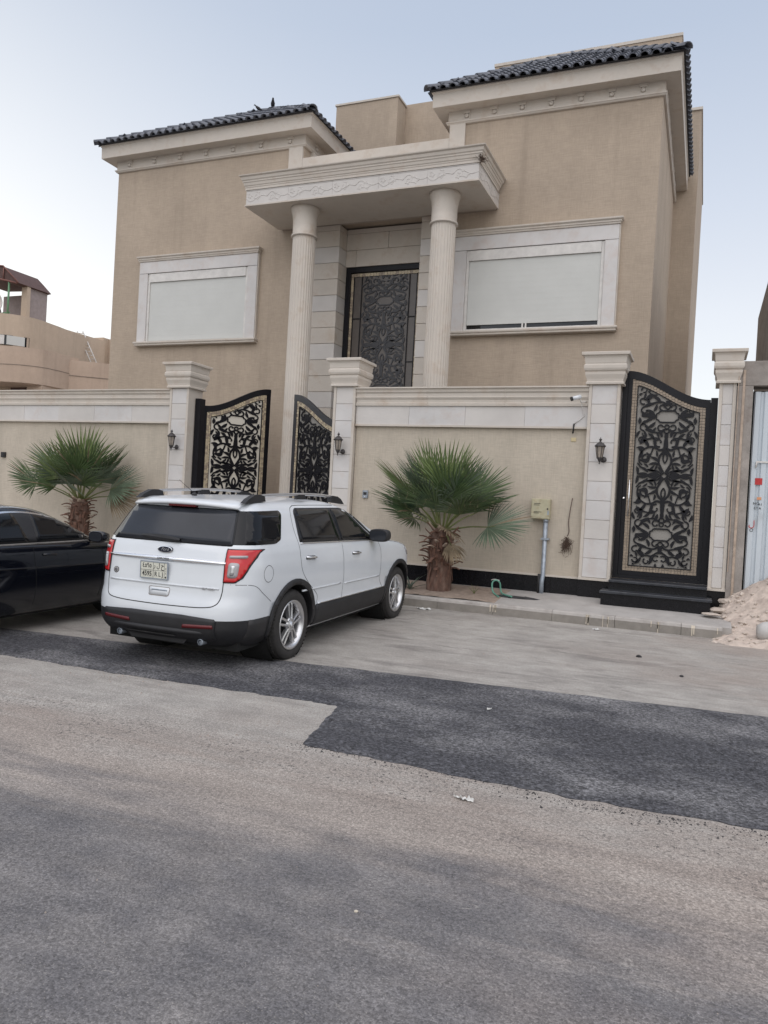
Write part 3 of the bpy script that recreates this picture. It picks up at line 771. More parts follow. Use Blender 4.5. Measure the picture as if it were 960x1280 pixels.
def shift_leaf(t, x0, W_, zb, zp, zl, fr, mos, iron, back, mosm, reps=1, y0=0.0):
    before = set(t.children)
    px0, pz0, pw, keep = gate_leaf(t, W_, zb, zp, zl, fr, mos, iron, back, mosm)
    hh = 2*(1.48)
    me = scroll_mesh(pw, 2.97, keep, 'scrollwork', iron, fat=.95)
    o = bpy.data.objects.new('scrollwork', me); COL.objects.link(o); o.parent = t; o.location = (px0, -.002, pz0)
    for c in t.children:
        if c not in before: c.location.x += x0; c.location.y += y0
    return px0, pz0, pw, keep
ped_gate()

def garage_leaf(hx, hy, fx, fy, zp, zl, label, mosm, back, iron):
    """leaf from free edge (high) to hinge (low)"""
    t = thing('garage_gate_leaf', (fx, fy, .55), label, 'gate', 'open garage gate leaves')
    W_ = math.hypot(hx-fx, hy-fy); t.rotation_euler = (0, 0, math.atan2(hy-fy, hx-fx))
    return t, W_
def make_garage(hx, hy, fx, fy, zp, zl, label, mosm, back, iron, flip):
    t, W_ = garage_leaf(hx, hy, fx, fy, zp, zl, label, mosm, back, iron)
    if flip: # face towards the street when free edge lies to the right
        t.scale = (1, 1, 1)
    px0, pz0, pw, keep = gate_leaf(t, W_, .0, zp-.55, zl-.55, .11, .11, iron, back, mosm, .06)
    me = scroll_mesh(pw, 3.17, keep, 'scrollwork', 'iron', fat=1.05)
    if not flip: y = -.002
    else: y = .038
    o = bpy.data.objects.new('scrollwork', me); COL.objects.link(o); o.parent = t; o.location = (px0, -.002, pz0)
    if flip:  # also visible from its other face: second layer of scrolls and border
        o2 = bpy.data.objects.new('scrollwork', me); COL.objects.link(o2); o2.parent = t; o2.location = (px0, .042, pz0)
    return t
# left leaf: hinged at the left pillar, swung in; we look at its back face -> mirror by building reversed
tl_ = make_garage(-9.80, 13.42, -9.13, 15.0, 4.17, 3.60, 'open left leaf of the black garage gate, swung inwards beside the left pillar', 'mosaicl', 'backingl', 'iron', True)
for c in list(tl_.children):
    if c.name.startswith('mosaic_border') or c.name.startswith('panel_edge'):
        d = c.copy(); COL.objects.link(d); d.parent = tl_; d.location.y = .030 if c.name.startswith('mosaic') else .035
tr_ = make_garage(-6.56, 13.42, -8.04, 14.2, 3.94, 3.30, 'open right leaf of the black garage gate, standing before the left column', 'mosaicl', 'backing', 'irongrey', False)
# gate post at the left hinge
MBp = MB(); MBp.box(-9.825, -9.70, 13.25, 13.42, .5, 3.72); q_ = MBp.build('gate_post', 'iron'); tag(q_, 'square black steel post of the garage gate against the left pillar', 'post')

# ============================================================ wall lamps
def lamp(x, z, label):
    t = thing('wall_lamp', (x, 12.99, z), label, 'lamp', 'lanterns on the gate pillars')
    # local: z=0 bottom finial .. .42
    cx, cy = 0, -.12
    m_ = MB(); m_.lathe([(0, -.0), (.012, .01), (.006, .03), (.02, .055), (.03, .075), (.045, .10)], (cx, cy, 0), 10)
    m_.tube([(cx, cy, .09), (cx+.02, cy+.04, .07), (.045, cy+.09, .075), (.05, .0, .085)], .010, 6)
    m_.build('bracket_arm', 'bronze', t, True)
    b = MB(); b.lathe([(0, -.005), (.045, -.005), (.05, -.018), (.03, -.03), (0, -.035)], (.05, .005, .085), 14, 'y'); b.build('wall_plate', 'bronze', t, True)
    g = MB(); g.lathe([(.040, .10), (.068, .285)], (cx, cy, 0), 6, smooth=False); g.build('glass', 'lampglass', t, True)
    c = MB()
    for k in range(6):
        a = 2*math.pi*k/6; c.tube([(cx+.042*math.cos(a), cy+.042*math.sin(a), .10), (cx+.071*math.cos(a), cy+.071*math.sin(a), .288)], .006, 5)
    c.lathe([(.048, .095), (.052, .105), (.044, .112)], (cx, cy, 0), 6, smooth=False)
    c.build('cage', 'bronze', t, True)
    r = MB(); r.lathe([(.0, .286), (.088, .286), (.092, .298), (.078, .312), (.050, .345), (.022, .365), (.012, .372), (.012, .382), (.024, .392), (.026, .402), (.014, .412), (.006, .425), (.003, .445), (0, .446)], (cx, cy, 0), 12); r.build('lantern_roof', 'bronze', t, True)
    return t
lamp(-10.085, 2.60, 'dark lantern on the pillar left of the garage gate, above the left palm')
lamp(-6.31, 2.60, 'dark lantern on the pillar right of the garage gate, above the intercom')
lamp(-1.60, 2.585, 'dark lantern on the pillar beside the pedestrian gate')

# ============================================================ things on the middle wall
def wall_things():
    t = thing('security_camera', (-1.98, 13.04, 3.66), 'white security camera on a bracket at the wall band beside the right pillar', 'camera')
    b = MB(); d = Vector((-.9, -.5, -.35)).normalized(); c = Vector((.02, -.14, .03))
    b.tube([c-d*.0, c+d*.15], .034, 10); b.build('camera_body', 'paint_w', t, True)
    b = MB(); b.tube([c+d*.145, c+d*.172], .037, 10); b.build('lens_hood', 'trim', t, True)
    b = MB(); b.tube([c+d*.03, (.03, -.10, -.06), (.07, -.05, -.05), (.09, .03, -.03)], .012, 6); b.build('bracket', 'alu', t, True)
    b = MB(); b.tube([(.03, -.06, -.06), (.03, -.01, -.14), (.055, .02, -.22), (.07, .03, -.27), (-.01, .035, -.34), (-.09, .035, -.40)], .007, 6); b.build('cable', 'alu', t, True)
    b = MB(); b.tube([(-.09, .035, -.40), (-.095, .033, -.47), (-.10, .03, -.56)], .014, 6); b.build('plug', 'trim', t, True)
    # electricity meter box
    t = thing('meter_box', (-2.54, 13.14, 1.64), 'faded yellow electricity meter box on the wall right of the palm', 'meter box')
    MB().box(-2.69, -2.38, 12.99, 13.14, 1.645, 1.985, .006).build('box', 'meter', t)
    MB().box(-2.675, -2.395, 12.982, 12.989, 1.66, 1.97).build('door', 'meter', t)
    b = MB(); b.lathe([(0, 0), (.013, 0), (.013, -.01), (0, -.012)], (-2.41, 12.982, 1.82), 10, 'y'); b.build('lock', 'trim', t)
    b = MB(); b.box(-2.41, -2.385, 12.977, 12.981, 1.72, 1.79); b.build('hasp', 'galv', t)
    b = MB()
    for zz in (1.90, 1.875, 1.76, 1.74): b.box(-2.64, -2.64+random.uniform(.08, .16), 12.979, 12.9815, zz, zz+.008)
    b.build('faded_print', 'trimdust', t)
    t = thing('conduit_pipe', (-2.43, 13.04, .42), 'grey galvanised pipe running down from the yellow meter box', 'pipe')
    b = MB(); b.tube([(-2.44, 13.05, 1.643), (-2.44, 13.05, .70), (-2.445, 13.02, .62), (-2.445, 13.015, .40)], .038, 12); b.build('pipe', 'galv', t)
    b = MB(); b.tube([(-2.50, 13.03, .72), (-2.50, 13.02, .40)], .022, 8); b.build('small_pipe', 'trimdust', t)
    for z in (1.30,): MB().box(-2.50, -2.37, 13.005, 13.138, z, z+.03).build('clip', 'galv', t)
    b = MB(); b.tube([(-2.44, 13.05, 1.655), (-2.44, 13.05, 1.60)], .046, 12); b.build('collar', 'galv', t)
    # intercom
    t = thing('intercom', (-5.80, 13.14, 1.92), 'small grey intercom panel on the wall left of the near palm', 'intercom')
    MB().box(-5.87, -5.765, 13.105, 13.14, 1.845, 1.99, .005).build('housing', 'galv', t)
    MB().box(-5.85, -5.785, 13.100, 13.1045, 1.905, 1.955).build('speaker_grille', 'trim', t)
    b = MB(); b.lathe([(0, 0), (.011, 0), (.011, -.008), (0, -.009)], (-5.817, 13.104, 1.875), 10, 'y'); b.build('button', 'chrome', t)
    # dark box at far left
    t = thing('wall_socket', (-15.0, 13.12, 2.42), 'small dark box on the wall at the left edge of the photo', 'box')
    MB().box(-15.06, -14.94, 13.09, 13.14, 2.35, 2.47, .004).build('housing', 'trimdust', t)
    MB().box(-15.04, -14.96, 13.085, 13.0895, 2.37, 2.45).build('cover', 'trim', t)
    # yellowish blank plate
    o = MB().box(-2.115, -2.03, 13.128, 13.139, 2.97, 3.035, .003).build('blank_plate', mat('cream_plate', (.60, .50, .30), .6))
    tag(o, 'small cream plate on the wall under the security camera', 'plate')
    # hanging cable with scorched tuft
    t = thing('hanging_cable', (-2.03, 13.12, 2.0), 'thin brown cable hanging on the wall and ending in a frayed dark tuft', 'cable')
    b = MB(); b.tube(catmull([(-2.03, 13.125, 2.02), (-2.035, 13.11, 1.99), (-2.06, 13.115, 1.80), (-2.075, 13.12, 1.62), (-2.06, 13.12, 1.46), (-2.085, 13.12, 1.38)], 5), .0065, 5); b.build('cable', 'burn', t)
    rnd = random.Random(11); b = MB()
    for k in range(60):
        a = rnd.uniform(0, 6.28); r = abs(rnd.gauss(0, .045)); c = Vector((-2.085, 13.10, 1.20)); p0 = Vector((-2.085+rnd.uniform(-.02, .03), 13.11, 1.33+rnd.uniform(-.05, .04)))
        p2 = c+Vector((math.cos(a)*r*1.2, -rnd.uniform(0, .03), math.sin(a)*r*1.3)); p1 = (p0+p2)/2+Vector((rnd.gauss(0, .04), -rnd.uniform(0, .03), rnd.gauss(0, .03)))
        b.tube(catmull([p0, p1, p2, p2+Vector((rnd.gauss(0, .03), 0, rnd.gauss(0, .03)))], 3), .003, 4)
    b.build('frayed_tuft', 'scorch', t)
wall_things()

# ============================================================ plants at the palm's foot, hose, litter
def blade_plant(name, loc, n, l0, w, label, mat_, spread, seed):
    t = thing(name, loc, label, 'plant'); rnd = random.Random(seed)
    for k in range(n):
        a = 2*math.pi*k/n+rnd.uniform(-.3, .3); b = MB(); l = l0*rnd.uniform(.7, 1.1); e = rnd.uniform(*spread); prev = None
        for i in range(6):
            s_ = i/5; rr = l*s_*math.cos(e-.5*s_); zz = l*s_*math.sin(e-.3*s_)
            wd = w*(1-s_)**.7+.001; cx, cy = rr*math.cos(a), rr*math.sin(a); tx, ty = -math.sin(a), math.cos(a)
            prev = b.ring([(cx+tx*wd, cy+ty*wd, zz+.004), (cx, cy, zz-wd*.3), (cx-tx*wd, cy-ty*wd, zz+.004), (cx, cy, zz+wd*.1)], True, prev)
        b.build('leaf', mat_, t, True)
blade_plant('aloe_plant', (-4.50, 12.22, .345), 11, .36, .018, 'small spiky aloe between the white car and the palm trunk', mat('aloe', (.10, .13, .10), .6, var=.3), (.5, 1.4), 2)
blade_plant('weed', (-3.42, 12.35, .35), 6, .17, .006, 'tiny upright weed right of the palm trunk', 'stalk', (1.0, 1.5), 4)
t = thing('garden_hose', (-3.0, 12.42, .37), 'short green garden hose looped on the soil right of the palm', 'hose')
b = MB(); b.tube(catmull([(-2.78, 12.30, .375), (-2.95, 12.45, .385), (-3.02, 12.55, .42), (-3.04, 12.52, .56), (-3.10, 12.48, .60), (-3.15, 12.46, .55), (-3.13, 12.44, .42), (-3.05, 12.36, .37), (-2.98, 12.24, .36)], 6), .014, 7); b.build('hose', 'hose', t)
b = MB(); b.tube(catmull([(-3.18, 12.5, .595), (-3.12, 12.5, .612), (-3.04, 12.5, .60)], 4), .007, 6); b.build('wire_tie', 'alu', t)
def pile(name, loc, rx, ry, hz, label):
    b = MB(); n = 14; rr = [1, .75, .4]; prev = None; rnd = random.Random(len(label))
    for q in rr:
        pts = [(loc[0]+rx*q*math.cos(6.283*k/n)*(1+rnd.uniform(-.15, .15)), loc[1]+ry*q*math.sin(6.283*k/n)*(1+rnd.uniform(-.15, .15)), loc[2]+hz*(1-q)**.6+(rnd.uniform(-.2, .2)*hz if q < 1 else 0)) for k in range(n)]
        prev = b.ring(pts, True, prev)
    b.cap(prev); return tag(b.build(name, 'step'), label, 'debris')
pile('cut_stone_mat', (-2.72, 12.42, .352), .42, .10, .035, 'flat grey strip of rubbish lying by the green hose')
def crumple(name, c, l, w, ang, label, mt='litter', seed=1, cat='litter'):
    rnd = random.Random(seed); b = MB(); n, m_ = 8, 4; g = []
    ca, sa = math.cos(ang), math.sin(ang)
    for i in range(n+1):
        row = []
        for j in range(m_+1):
            u = (i/n-.5)*l; v = (j/m_-.5)*w*(1-.6*abs(i/n-.5)*2)
            row.append(b.bm.verts.new((c[0]+u*ca-v*sa, c[1]+u*sa+v*ca, c[2]+.004+abs(rnd.gauss(0, .010)))))
        g.append(row)
    for i in range(n):
        for j in range(m_): b.bm.faces.new((g[i][j], g[i+1][j], g[i+1][j+1], g[i][j+1]))
    o = b.build(name, mt); tag(o, label, cat); return o
crumple('litter_scrap', (-1.235, 4.49, 0), .13, .03, -.15, 'torn pale plastic scrap on the sand below the dark asphalt patch', seed=2)
crumple('litter_scrap', (-1.31, 11.25, .14), .10, .05, .2, 'tiny white scrap on the ground close to the kerb below the pillar', seed=3)
crumple('litter_scrap', (-3.95, 11.42, .14), .22, .12, .2, 'crushed clear wrapper against the kerb right of the front wheel', seed=5)
crumple('litter_scrap', (-1.62, 6.55, .018), .04, .03, .2, 'pale chip lying on the dark asphalt patch', seed=6)
def stone_on(name, x, y, s, label, mt='ink', z=None):
    b = MB(); bmesh.ops.create_icosphere(b.bm, subdivisions=2, radius=s)
    for v in b.bm.verts: v.co *= 1+.35*noise.noise(v.co*30+Vector((x*9, y*7, 0))); v.co.z *= .55
    zz = gz(y) if z is None else z
    for v in b.bm.verts: v.co += Vector((x, y, zz+s*.3))
    return tag(b.build(name, mt), label, 'stone')
stone_on('stone', -.62, 9.72, .035, 'black lump lying on the pale driveway right of centre', 'trimdust')
stone_on('stone', -.12, 8.95, .022, 'small dark lump nearer the dark patch on the right driveway', 'trimdust')
stone_on('stone', -1.28, 3.03, .010, 'pale leaf-like pebble on the grey road near the bottom', 'drip')
# ============================================================ villa
VT = thing('villa', (-7.9, 18, 0), 'beige two-storey villa with columned porch and blue-grey tiled hip roofs', 'house')
def part(name, mb, m, **k):
    o = mb.build(name, m, VT); return o
# walls
b = MB(); b.box(-14.67, -9.14, 16, 21.5, 0, 10.36); WL = part('left_wing_wall', b, 'facade')
b = MB(); b.box(-5.55, -1.17, 16, 21.5, 0, 10.36); WR = part('right_wing_wall', b, 'facade')
b = MB(); b.box(-9.14, -8.60, 16.001, 17, 0, 9.44); part('center_wall', b, 'facade')
b = MB(); b.box(-9.14, -5.55, 16.5, 17.2, 0, 9.44); part('center_wall', b, 'facade')
b = MB(); b.box(-8.60, -5.55, 16.002, 16.5, 8.16, 9.44); part('center_wall', b, 'facade')
b = MB(); b.box(-6.2, -1.19, 21.502, 28, 0, 14.42); b.box(-1.19, -.61, 21.5, 28, 0, 12.4); b.box(-14.6, -6.2, 21.504, 28, 0, 9.6); part('rear_wall', b, 'facade')
b = MB(); b.box(-6.22, -1.17, 21.48, 28, 14.42, 14.5); part('parapet_coping', b, 'stone')
b = MB(); b.box(-1.149, -.58, 21.46, 28, 12.4, 12.47); part('parapet_coping', b, 'stone')
# stair and tank housing above the middle
b = MB(); b.box(-10.18, -8.31, 19.5, 20.1, 9, 12.88); b.box(-8.9, -5.0, 20.102, 20.4, 9, 12.95); part('roof_room_wall', b, 'facade')
b = MB(); b.box(-10.21, -8.28, 19.47, 20.101, 12.88, 12.93); part('parapet_coping', b, 'stone')
b = MB(); b.box(-9.1, -5.6, 17.2, 20.1, 9.2, 9.3); part('terrace_slab', b, 'concrete')
# low parapet band framing the middle bay
def bandpart(x0, x1, z0, z1, y0=15.95, y1=16.1): MB().box(x0, x1, y0, y1, z0, z1).build('parapet_band', 'stone', VT)
bandpart(-9.53, -9.16, 9.0, 10.05); bandpart(-9.155, -5.545, 9.43, 9.77, 15.952, 16.25); bandpart(-5.54, -5.19, 9.0, 10.05)
# flush stone reveal strips beside the wings
b = MB(); b.box(-9.14, -9.05, 16.3, 20, 9.5, 10.05); part('wing_side_coping', b, 'stone')
# wing cornices: lower lip, frieze, soffit, fascia
def wing(x0, x1, y0, y1, left):
    fr = MB(); prev = None
    rect_loft(fr, x0, x1, y0, y1, [(.02, 10.11), (.035, 10.11), (.035, 10.355), (.02, 10.355)]); fr.build('frieze', 'stone', VT)
    fr = MB(); rect_loft(fr, x0, x1, y0, y1, [(.02, 10.045), (.045, 10.05), (.062, 10.075), (.075, 10.085), (.075, 10.108), (.03, 10.109)]); fr.build('cornice_lip', 'stone', VT)
    sf = MB(); rect_loft(sf, x0, x1, y0, y1, [(.30, 10.357), (.30, 10.40), (.0, 10.40), (.0, 10.357)]); sf.build('soffit', 'soffit', VT)
    fa = MB(); rect_loft(fa, x0, x1, y0, y1, [(.285, 10.335), (.315, 10.335), (.32, 10.62), (.345, 10.64), (.345, 10.665), (.28, 10.665)]); fa.build('fascia', 'stone', VT)
    # carved brackets
    n = 7; w = (x1-x0)
    bm_ = MB()
    bm_.box(-.085, .085, -.02, 0, .155, .19); bm_.box(-.07, .07, -.028, 0, .11, .1545); bm_.lathe([(0, 0), (.05, 0), (.045, -.026), (.02, -.034), (0, -.034)], (0, 0, .06), 12, 'y'); bm_.box(-.07, -.052, -.014, 0, 0, .109); bm_.box(.052, .07, -.014, 0, 0, .109); bm_.box(-.07, .07, -.018, 0, -.03, -.001)
    me = bm_.build('bracket', 'stone', None, mesh_only=True)
    for k in range(n):
        x = x0+.38+(w-.76)*k/(n-1)
        inst('bracket', me, (x, y0-.0352, 10.145), parent=VT)
    for k in range(6):
        y = y0+.5+k*.85
        inst('bracket', me, (x1+.0352, y, 10.145), (0, 0, R(90)), parent=VT)
wing(-14.67, -9.14, 16, 21.49, True); wing(-5.55, -1.17, 16, 21.49, False)

# hip roofs with barrel tiles
def tile_mesh(r0=.088, r1=.074, L_=.40, n=6, th=.016):
    bm = MB(); out0 = []; 
    def arc_(r, y, z): return [(r*math.cos(math.pi*k/n), y, z+r*.85*math.sin(math.pi*k/n)) for k in range(n+1)]
    a = arc_(r0, 0, .0); b_ = arc_(r1, L_, .0); c = arc_(r0-th, 0, .0); d = arc_(r1-th, L_, 0)
    va, vb, vc, vd = ([bm.bm.verts.new(p) for p in q] for q in (a, b_, c, d))
    for k in range(n):
        f = bm.bm.faces.new((va[k], va[k+1], vb[k+1], vb[k])); f.smooth = True
        bm.bm.faces.new((va[k+1], va[k], vc[k], vc[k+1]))
        f = bm.bm.faces.new((vc[k+1], vc[k], vd[k], vd[k+1])); f.smooth = True
    return bm.build('roof_tile', 'tile', None, mesh_only=True)
TILE = tile_mesh()
def pan_mesh():
    bm = MB(); n = 4
    def a_(r, y, z): return [(r*math.cos(math.pi+math.pi*k/n), y, z+r*.55*math.sin(math.pi+math.pi*k/n)) for k in range(n+1)]
    A = [bm.bm.verts.new(p) for p in a_(.06, -.02, .035)]; B = [bm.bm.verts.new(p) for p in a_(.06, .38, .035)]
    for k in range(n): f = bm.bm.faces.new((A[k], A[k+1], B[k+1], B[k])); f.smooth = True
    return bm.build('pan_tile', 'tiledark', None, mesh_only=True)
def hip_roof(x0, x1, y0, y1, z, s, maxparts_front, detail_right, detail_left):
    w2 = (x1-x0)/2; roof = MB(); e = .03
    a, b_, c, d = (x0, y0, z), (x1, y0, z), (x1, y1, z), (x0, y1, z); r0_ = ((x0+x1)/2, y0+w2, z+w2*s); r1_ = ((x0+x1)/2, y1, z+w2*s)
    for pts in ((a, b_, r0_), (b_, c, r1_, r0_), (d, a, r0_, r1_), (c, d, r1_), (d, c, b_, a)): roof.face(pts)
    ro = roof.build('roof', 'tiledark', VT)
    ang = math.atan(s); ex = .31; rnd = random.Random(int(x0*10))
    stuff = bmesh.new()
    def place(origin, dirx, diry, ncol, lenfn, part_fn):
        """dirx along eave, diry up-slope unit (3D); normal = dirx x diry"""
        nz = dirx.cross(diry).normalized(); rot = Matrix((dirx, diry, nz)).transposed().to_4x4()
        pitch = .2145
        for i in range(ncol):
            u = (i+.5)*pitch; Lc = lenfn(u); nr = max(1, int(Lc/ex+.6))
            for j in range(nr):
                p = origin+dirx*u+diry*(j*ex-.05)+nz*(.012+rnd.uniform(0, .004))
                tilt = Matrix.Rotation(R(-2.6)+rnd.uniform(-.01, .01), 4, 'X'); yaw = Matrix.Rotation(rnd.uniform(-.02, .02), 4, 'Z')
                Mx = Matrix.Translation(p)@rot@yaw@tilt
                if part_fn(i, j):
                    o = bpy.data.objects.new('roof_tile', TILE); COL.objects.link(o); o.parent = ro
                    Mx = Matrix.Translation(-wloc(ro))@Mx; o.matrix_local = Mx
                else:
                    t_ = TILE.copy(); t_.transform(Mx); stuff.from_mesh(t_); bpy.data.meshes.remove(t_)
    X, Y, Z = Vector((1, 0, 0)), Vector((0, 1, 0)), Vector((0, 0, 1))
    up = lambda h: (h*math.cos(ang)+Z*math.sin(ang)).normalized(); cs = math.cos(ang)
    ncol = int((x1-x0)/.2145)
    place(Vector((x0, y0, z)), X, up(Y), ncol, lambda u: min(u, (x1-x0)-u)/cs, lambda i, j: True)
    ns_ = int((y1-y0)/.2145)
    place(Vector((x1, y0, z)), Y, up(-X), ns_, lambda u: min(u, w2)/cs, lambda i, j: detail_right and j == 0)
    place(Vector((x0, y1, z)), -Y, up(X), ns_, lambda u: min((y1-y0)-u, w2)/cs, lambda i, j: False)
    # pans
    me = bpy.data.meshes.new('roof_tiles'); stuff.to_mesh(me); stuff.free(); me.materials.append(M['tile'])
    o = put('roof_tiles', me, ro); tag(o, kind='stuff')
    # hip caps
    for (p, q) in ((Vector(a), Vector(r0_)), (Vector(b_), Vector(r0_))):
        d_ = (q-p); L_ = d_.length; d_.normalize(); side = d_.cross(Z).normalized(); nn = side.cross(d_).normalized()
        rot = Matrix((side, d_, nn)).transposed().to_4x4(); k = 0.0
        while k < L_-.2:
            o = bpy.data.objects.new('hip_tile', TILE); COL.objects.link(o); o.parent = ro
            o.matrix_local = Matrix.Translation(-wloc(ro))@Matrix.Translation(p+d_*(k-.06)+nn*.035)@rot@Matrix.Rotation(R(-3), 4, 'X')@Matrix.Diagonal((1.25, 1, 1.25, 1)); k += .33
    return ro
hip_roof(-5.93, -.79, 15.58, 21.45, 10.665, .665, 0, True, False)
hip_roof(-15.05, -8.76, 15.58, 21.45, 10.665, .615, 0, False, False)

# porch: canopy with carved frieze on two fluted columns
def porch():
    x0, x1, y0, y1 = -9.64, -4.37, 14.43, 16.0
    MB().box(x0+.02, x1-.02, y0+.02, y1, 8.15, 8.44).build('canopy_core', 'stone', VT)
    MB().box(x0+.05, x1-.05, y0+.05, y1-.001, 8.12, 8.149).build('canopy_soffit', 'soffit', VT)
    def ringbox(name, o_, z0, z1, m='stone'):
        b = MB(); rect_loft(b, x0, x1, y0, y1-.15, [(o_, z0), (o_, z1)]); return b
    c = MB(); rect_loft(c, x0, x1, y0, y1-.12, [(.0, 8.452), (.02, 8.455), (.02, 8.50), (.03, 8.515), (.03, 8.535), (.045, 8.55), (.055, 8.60), (.07, 8.615), (.07, 8.64), (.09, 8.66), (.10, 8.70), (.10, 8.715), (.135, 8.735), (.14, 8.755), (.13, 8.76), (.0, 8.78)]); c.build('canopy_cornice', 'stone', VT)
    lip = MB(); rect_loft(lip, x0, x1, y0, y1-.13, [(.005, 8.105), (.02, 8.105), (.02, 8.135), (.0, 8.136)]); lip.build('canopy_lip', 'stone', VT)
    # frieze panels: front five + side two
    n = 5; w = (x1-x0)/n
    def relief(n_x, y, length, name='frieze_panel', side=False):
        """carved vine in low relief, local coords along x"""
        b = MB(); b.box(0.002, length-.002, 0, .022, 0, .305)
        k = max(1, round(length/.53)); seg = length/k
        for i in range(k):
            cx = seg*(i+.5); s_ = 1 if i % 2 else -1
            P = catmull([(cx-seg*.5, 0, .15-s_*.0), (cx-seg*.28, 0, .15+s_*.085), (cx, 0, .15+s_*.02), (cx+seg*.25, 0, .15-s_*.03), (cx+seg*.5, 0, .15)], 5)
            b.tube([(p.x, .003, p.z) for p in P], .011, 6)
            for (ox, oz, r0_, dr_) in ((.02, -.02*s_, .085, 1), (-.30, -.045*s_, .05, -1)):
                q_ = [(cx+ox*seg/.5*.5+(r0_*(1-.6*k/16))*math.cos(R(100+dr_*s_*22*k)), .003, .15+oz+(r0_*(1-.6*k/16))*math.sin(R(100+dr_*s_*22*k))) for k in range(17)]
                q_ = [(a_, c_, max(.02, min(.285, d_))) for a_, c_, d_ in q_]
                b.tube(q_, .010, 5)
                for k in (2, 5, 8, 11):
                    a_ = 100+dr_*s_*22*k; r_ = r0_*(1-.6*k/16)
                    ex, ez = cx+ox*seg+(r_+.016)*math.cos(R(a_)), .15+oz+(r_+.016)*math.sin(R(a_)); ez = max(.028, min(.277, ez)); ex = max(.02, min(length-.02, ex))
                    m_ = bmesh.ops.create_icosphere(b.bm, subdivisions=1, radius=.021)
                    for v in m_['verts']: v.co = Vector((v.co.x+ex, v.co.y*.45, v.co.z*.75+ez))
        b.box(0.002, length-.002, -.008, 0, 0, .012); b.box(0.002, length-.002, -.008, 0, .293, .305)
        return b
    me = relief(0, 0, w).build('frieze_panel', 'marble2', None, mesh_only=True)
    for i in range(n): inst('frieze_panel', me, (x0+i*w, y0, 8.14), parent=VT)
    me = relief(0, 0, (y1-y0-.02)/2).build('frieze_panel', 'marble2', None, mesh_only=True)
    for i in range(2): inst('frieze_panel', me, (x1, y0+.022+i*(y1-y0-.02)/2, 8.14), (0, 0, R(90)), parent=VT)
    for i in range(2): inst('frieze_panel', me, (x0, y1-i*(y1-y0-.02)/2, 8.14), (0, 0, R(-90)), parent=VT)
    for cx in (-8.40, -5.19):
        b = MB(); n_ = 112; fl = 28; prev = None
        for z in (.9, 2, 3.5, 5, 6.5, 7.40, 7.44, 7.47):
            r = .262-.012*(z/7.5); pts = []
            for k in range(n_):
                a = 2*math.pi*k/n_; ph = (k*fl/n_) % 1
                dpt = (.011*math.sin(math.pi*ph)**.7) if z < 7.45 else 0
                pts.append((cx+(r-dpt)*math.cos(a), 14.9+(r-dpt)*math.sin(a), z))
            prev = b.ring(pts, True, prev, False)
        b.build('column_shaft', 'stone', VT)
        b = MB(); b.lathe([(.25, 7.468), (.285, 7.47), (.292, 7.49), (.285, 7.51), (.262, 7.52), (.262, 7.70), (.265, 7.80), (.272, 7.88), (.288, 7.96), (.31, 8.02), (.32, 8.05), (.32, 8.119)], (cx, 14.9, 0), 40); b.build('column_capital', 'stone', VT)
        b = MB(); b.lathe([(.40, .45), (.40, .62), (.36, .66), (.34, .72), (.30, .78), (.28, .9)], (cx, 14.9, 0), 40); b.build('column_base', 'stone', VT)
porch()

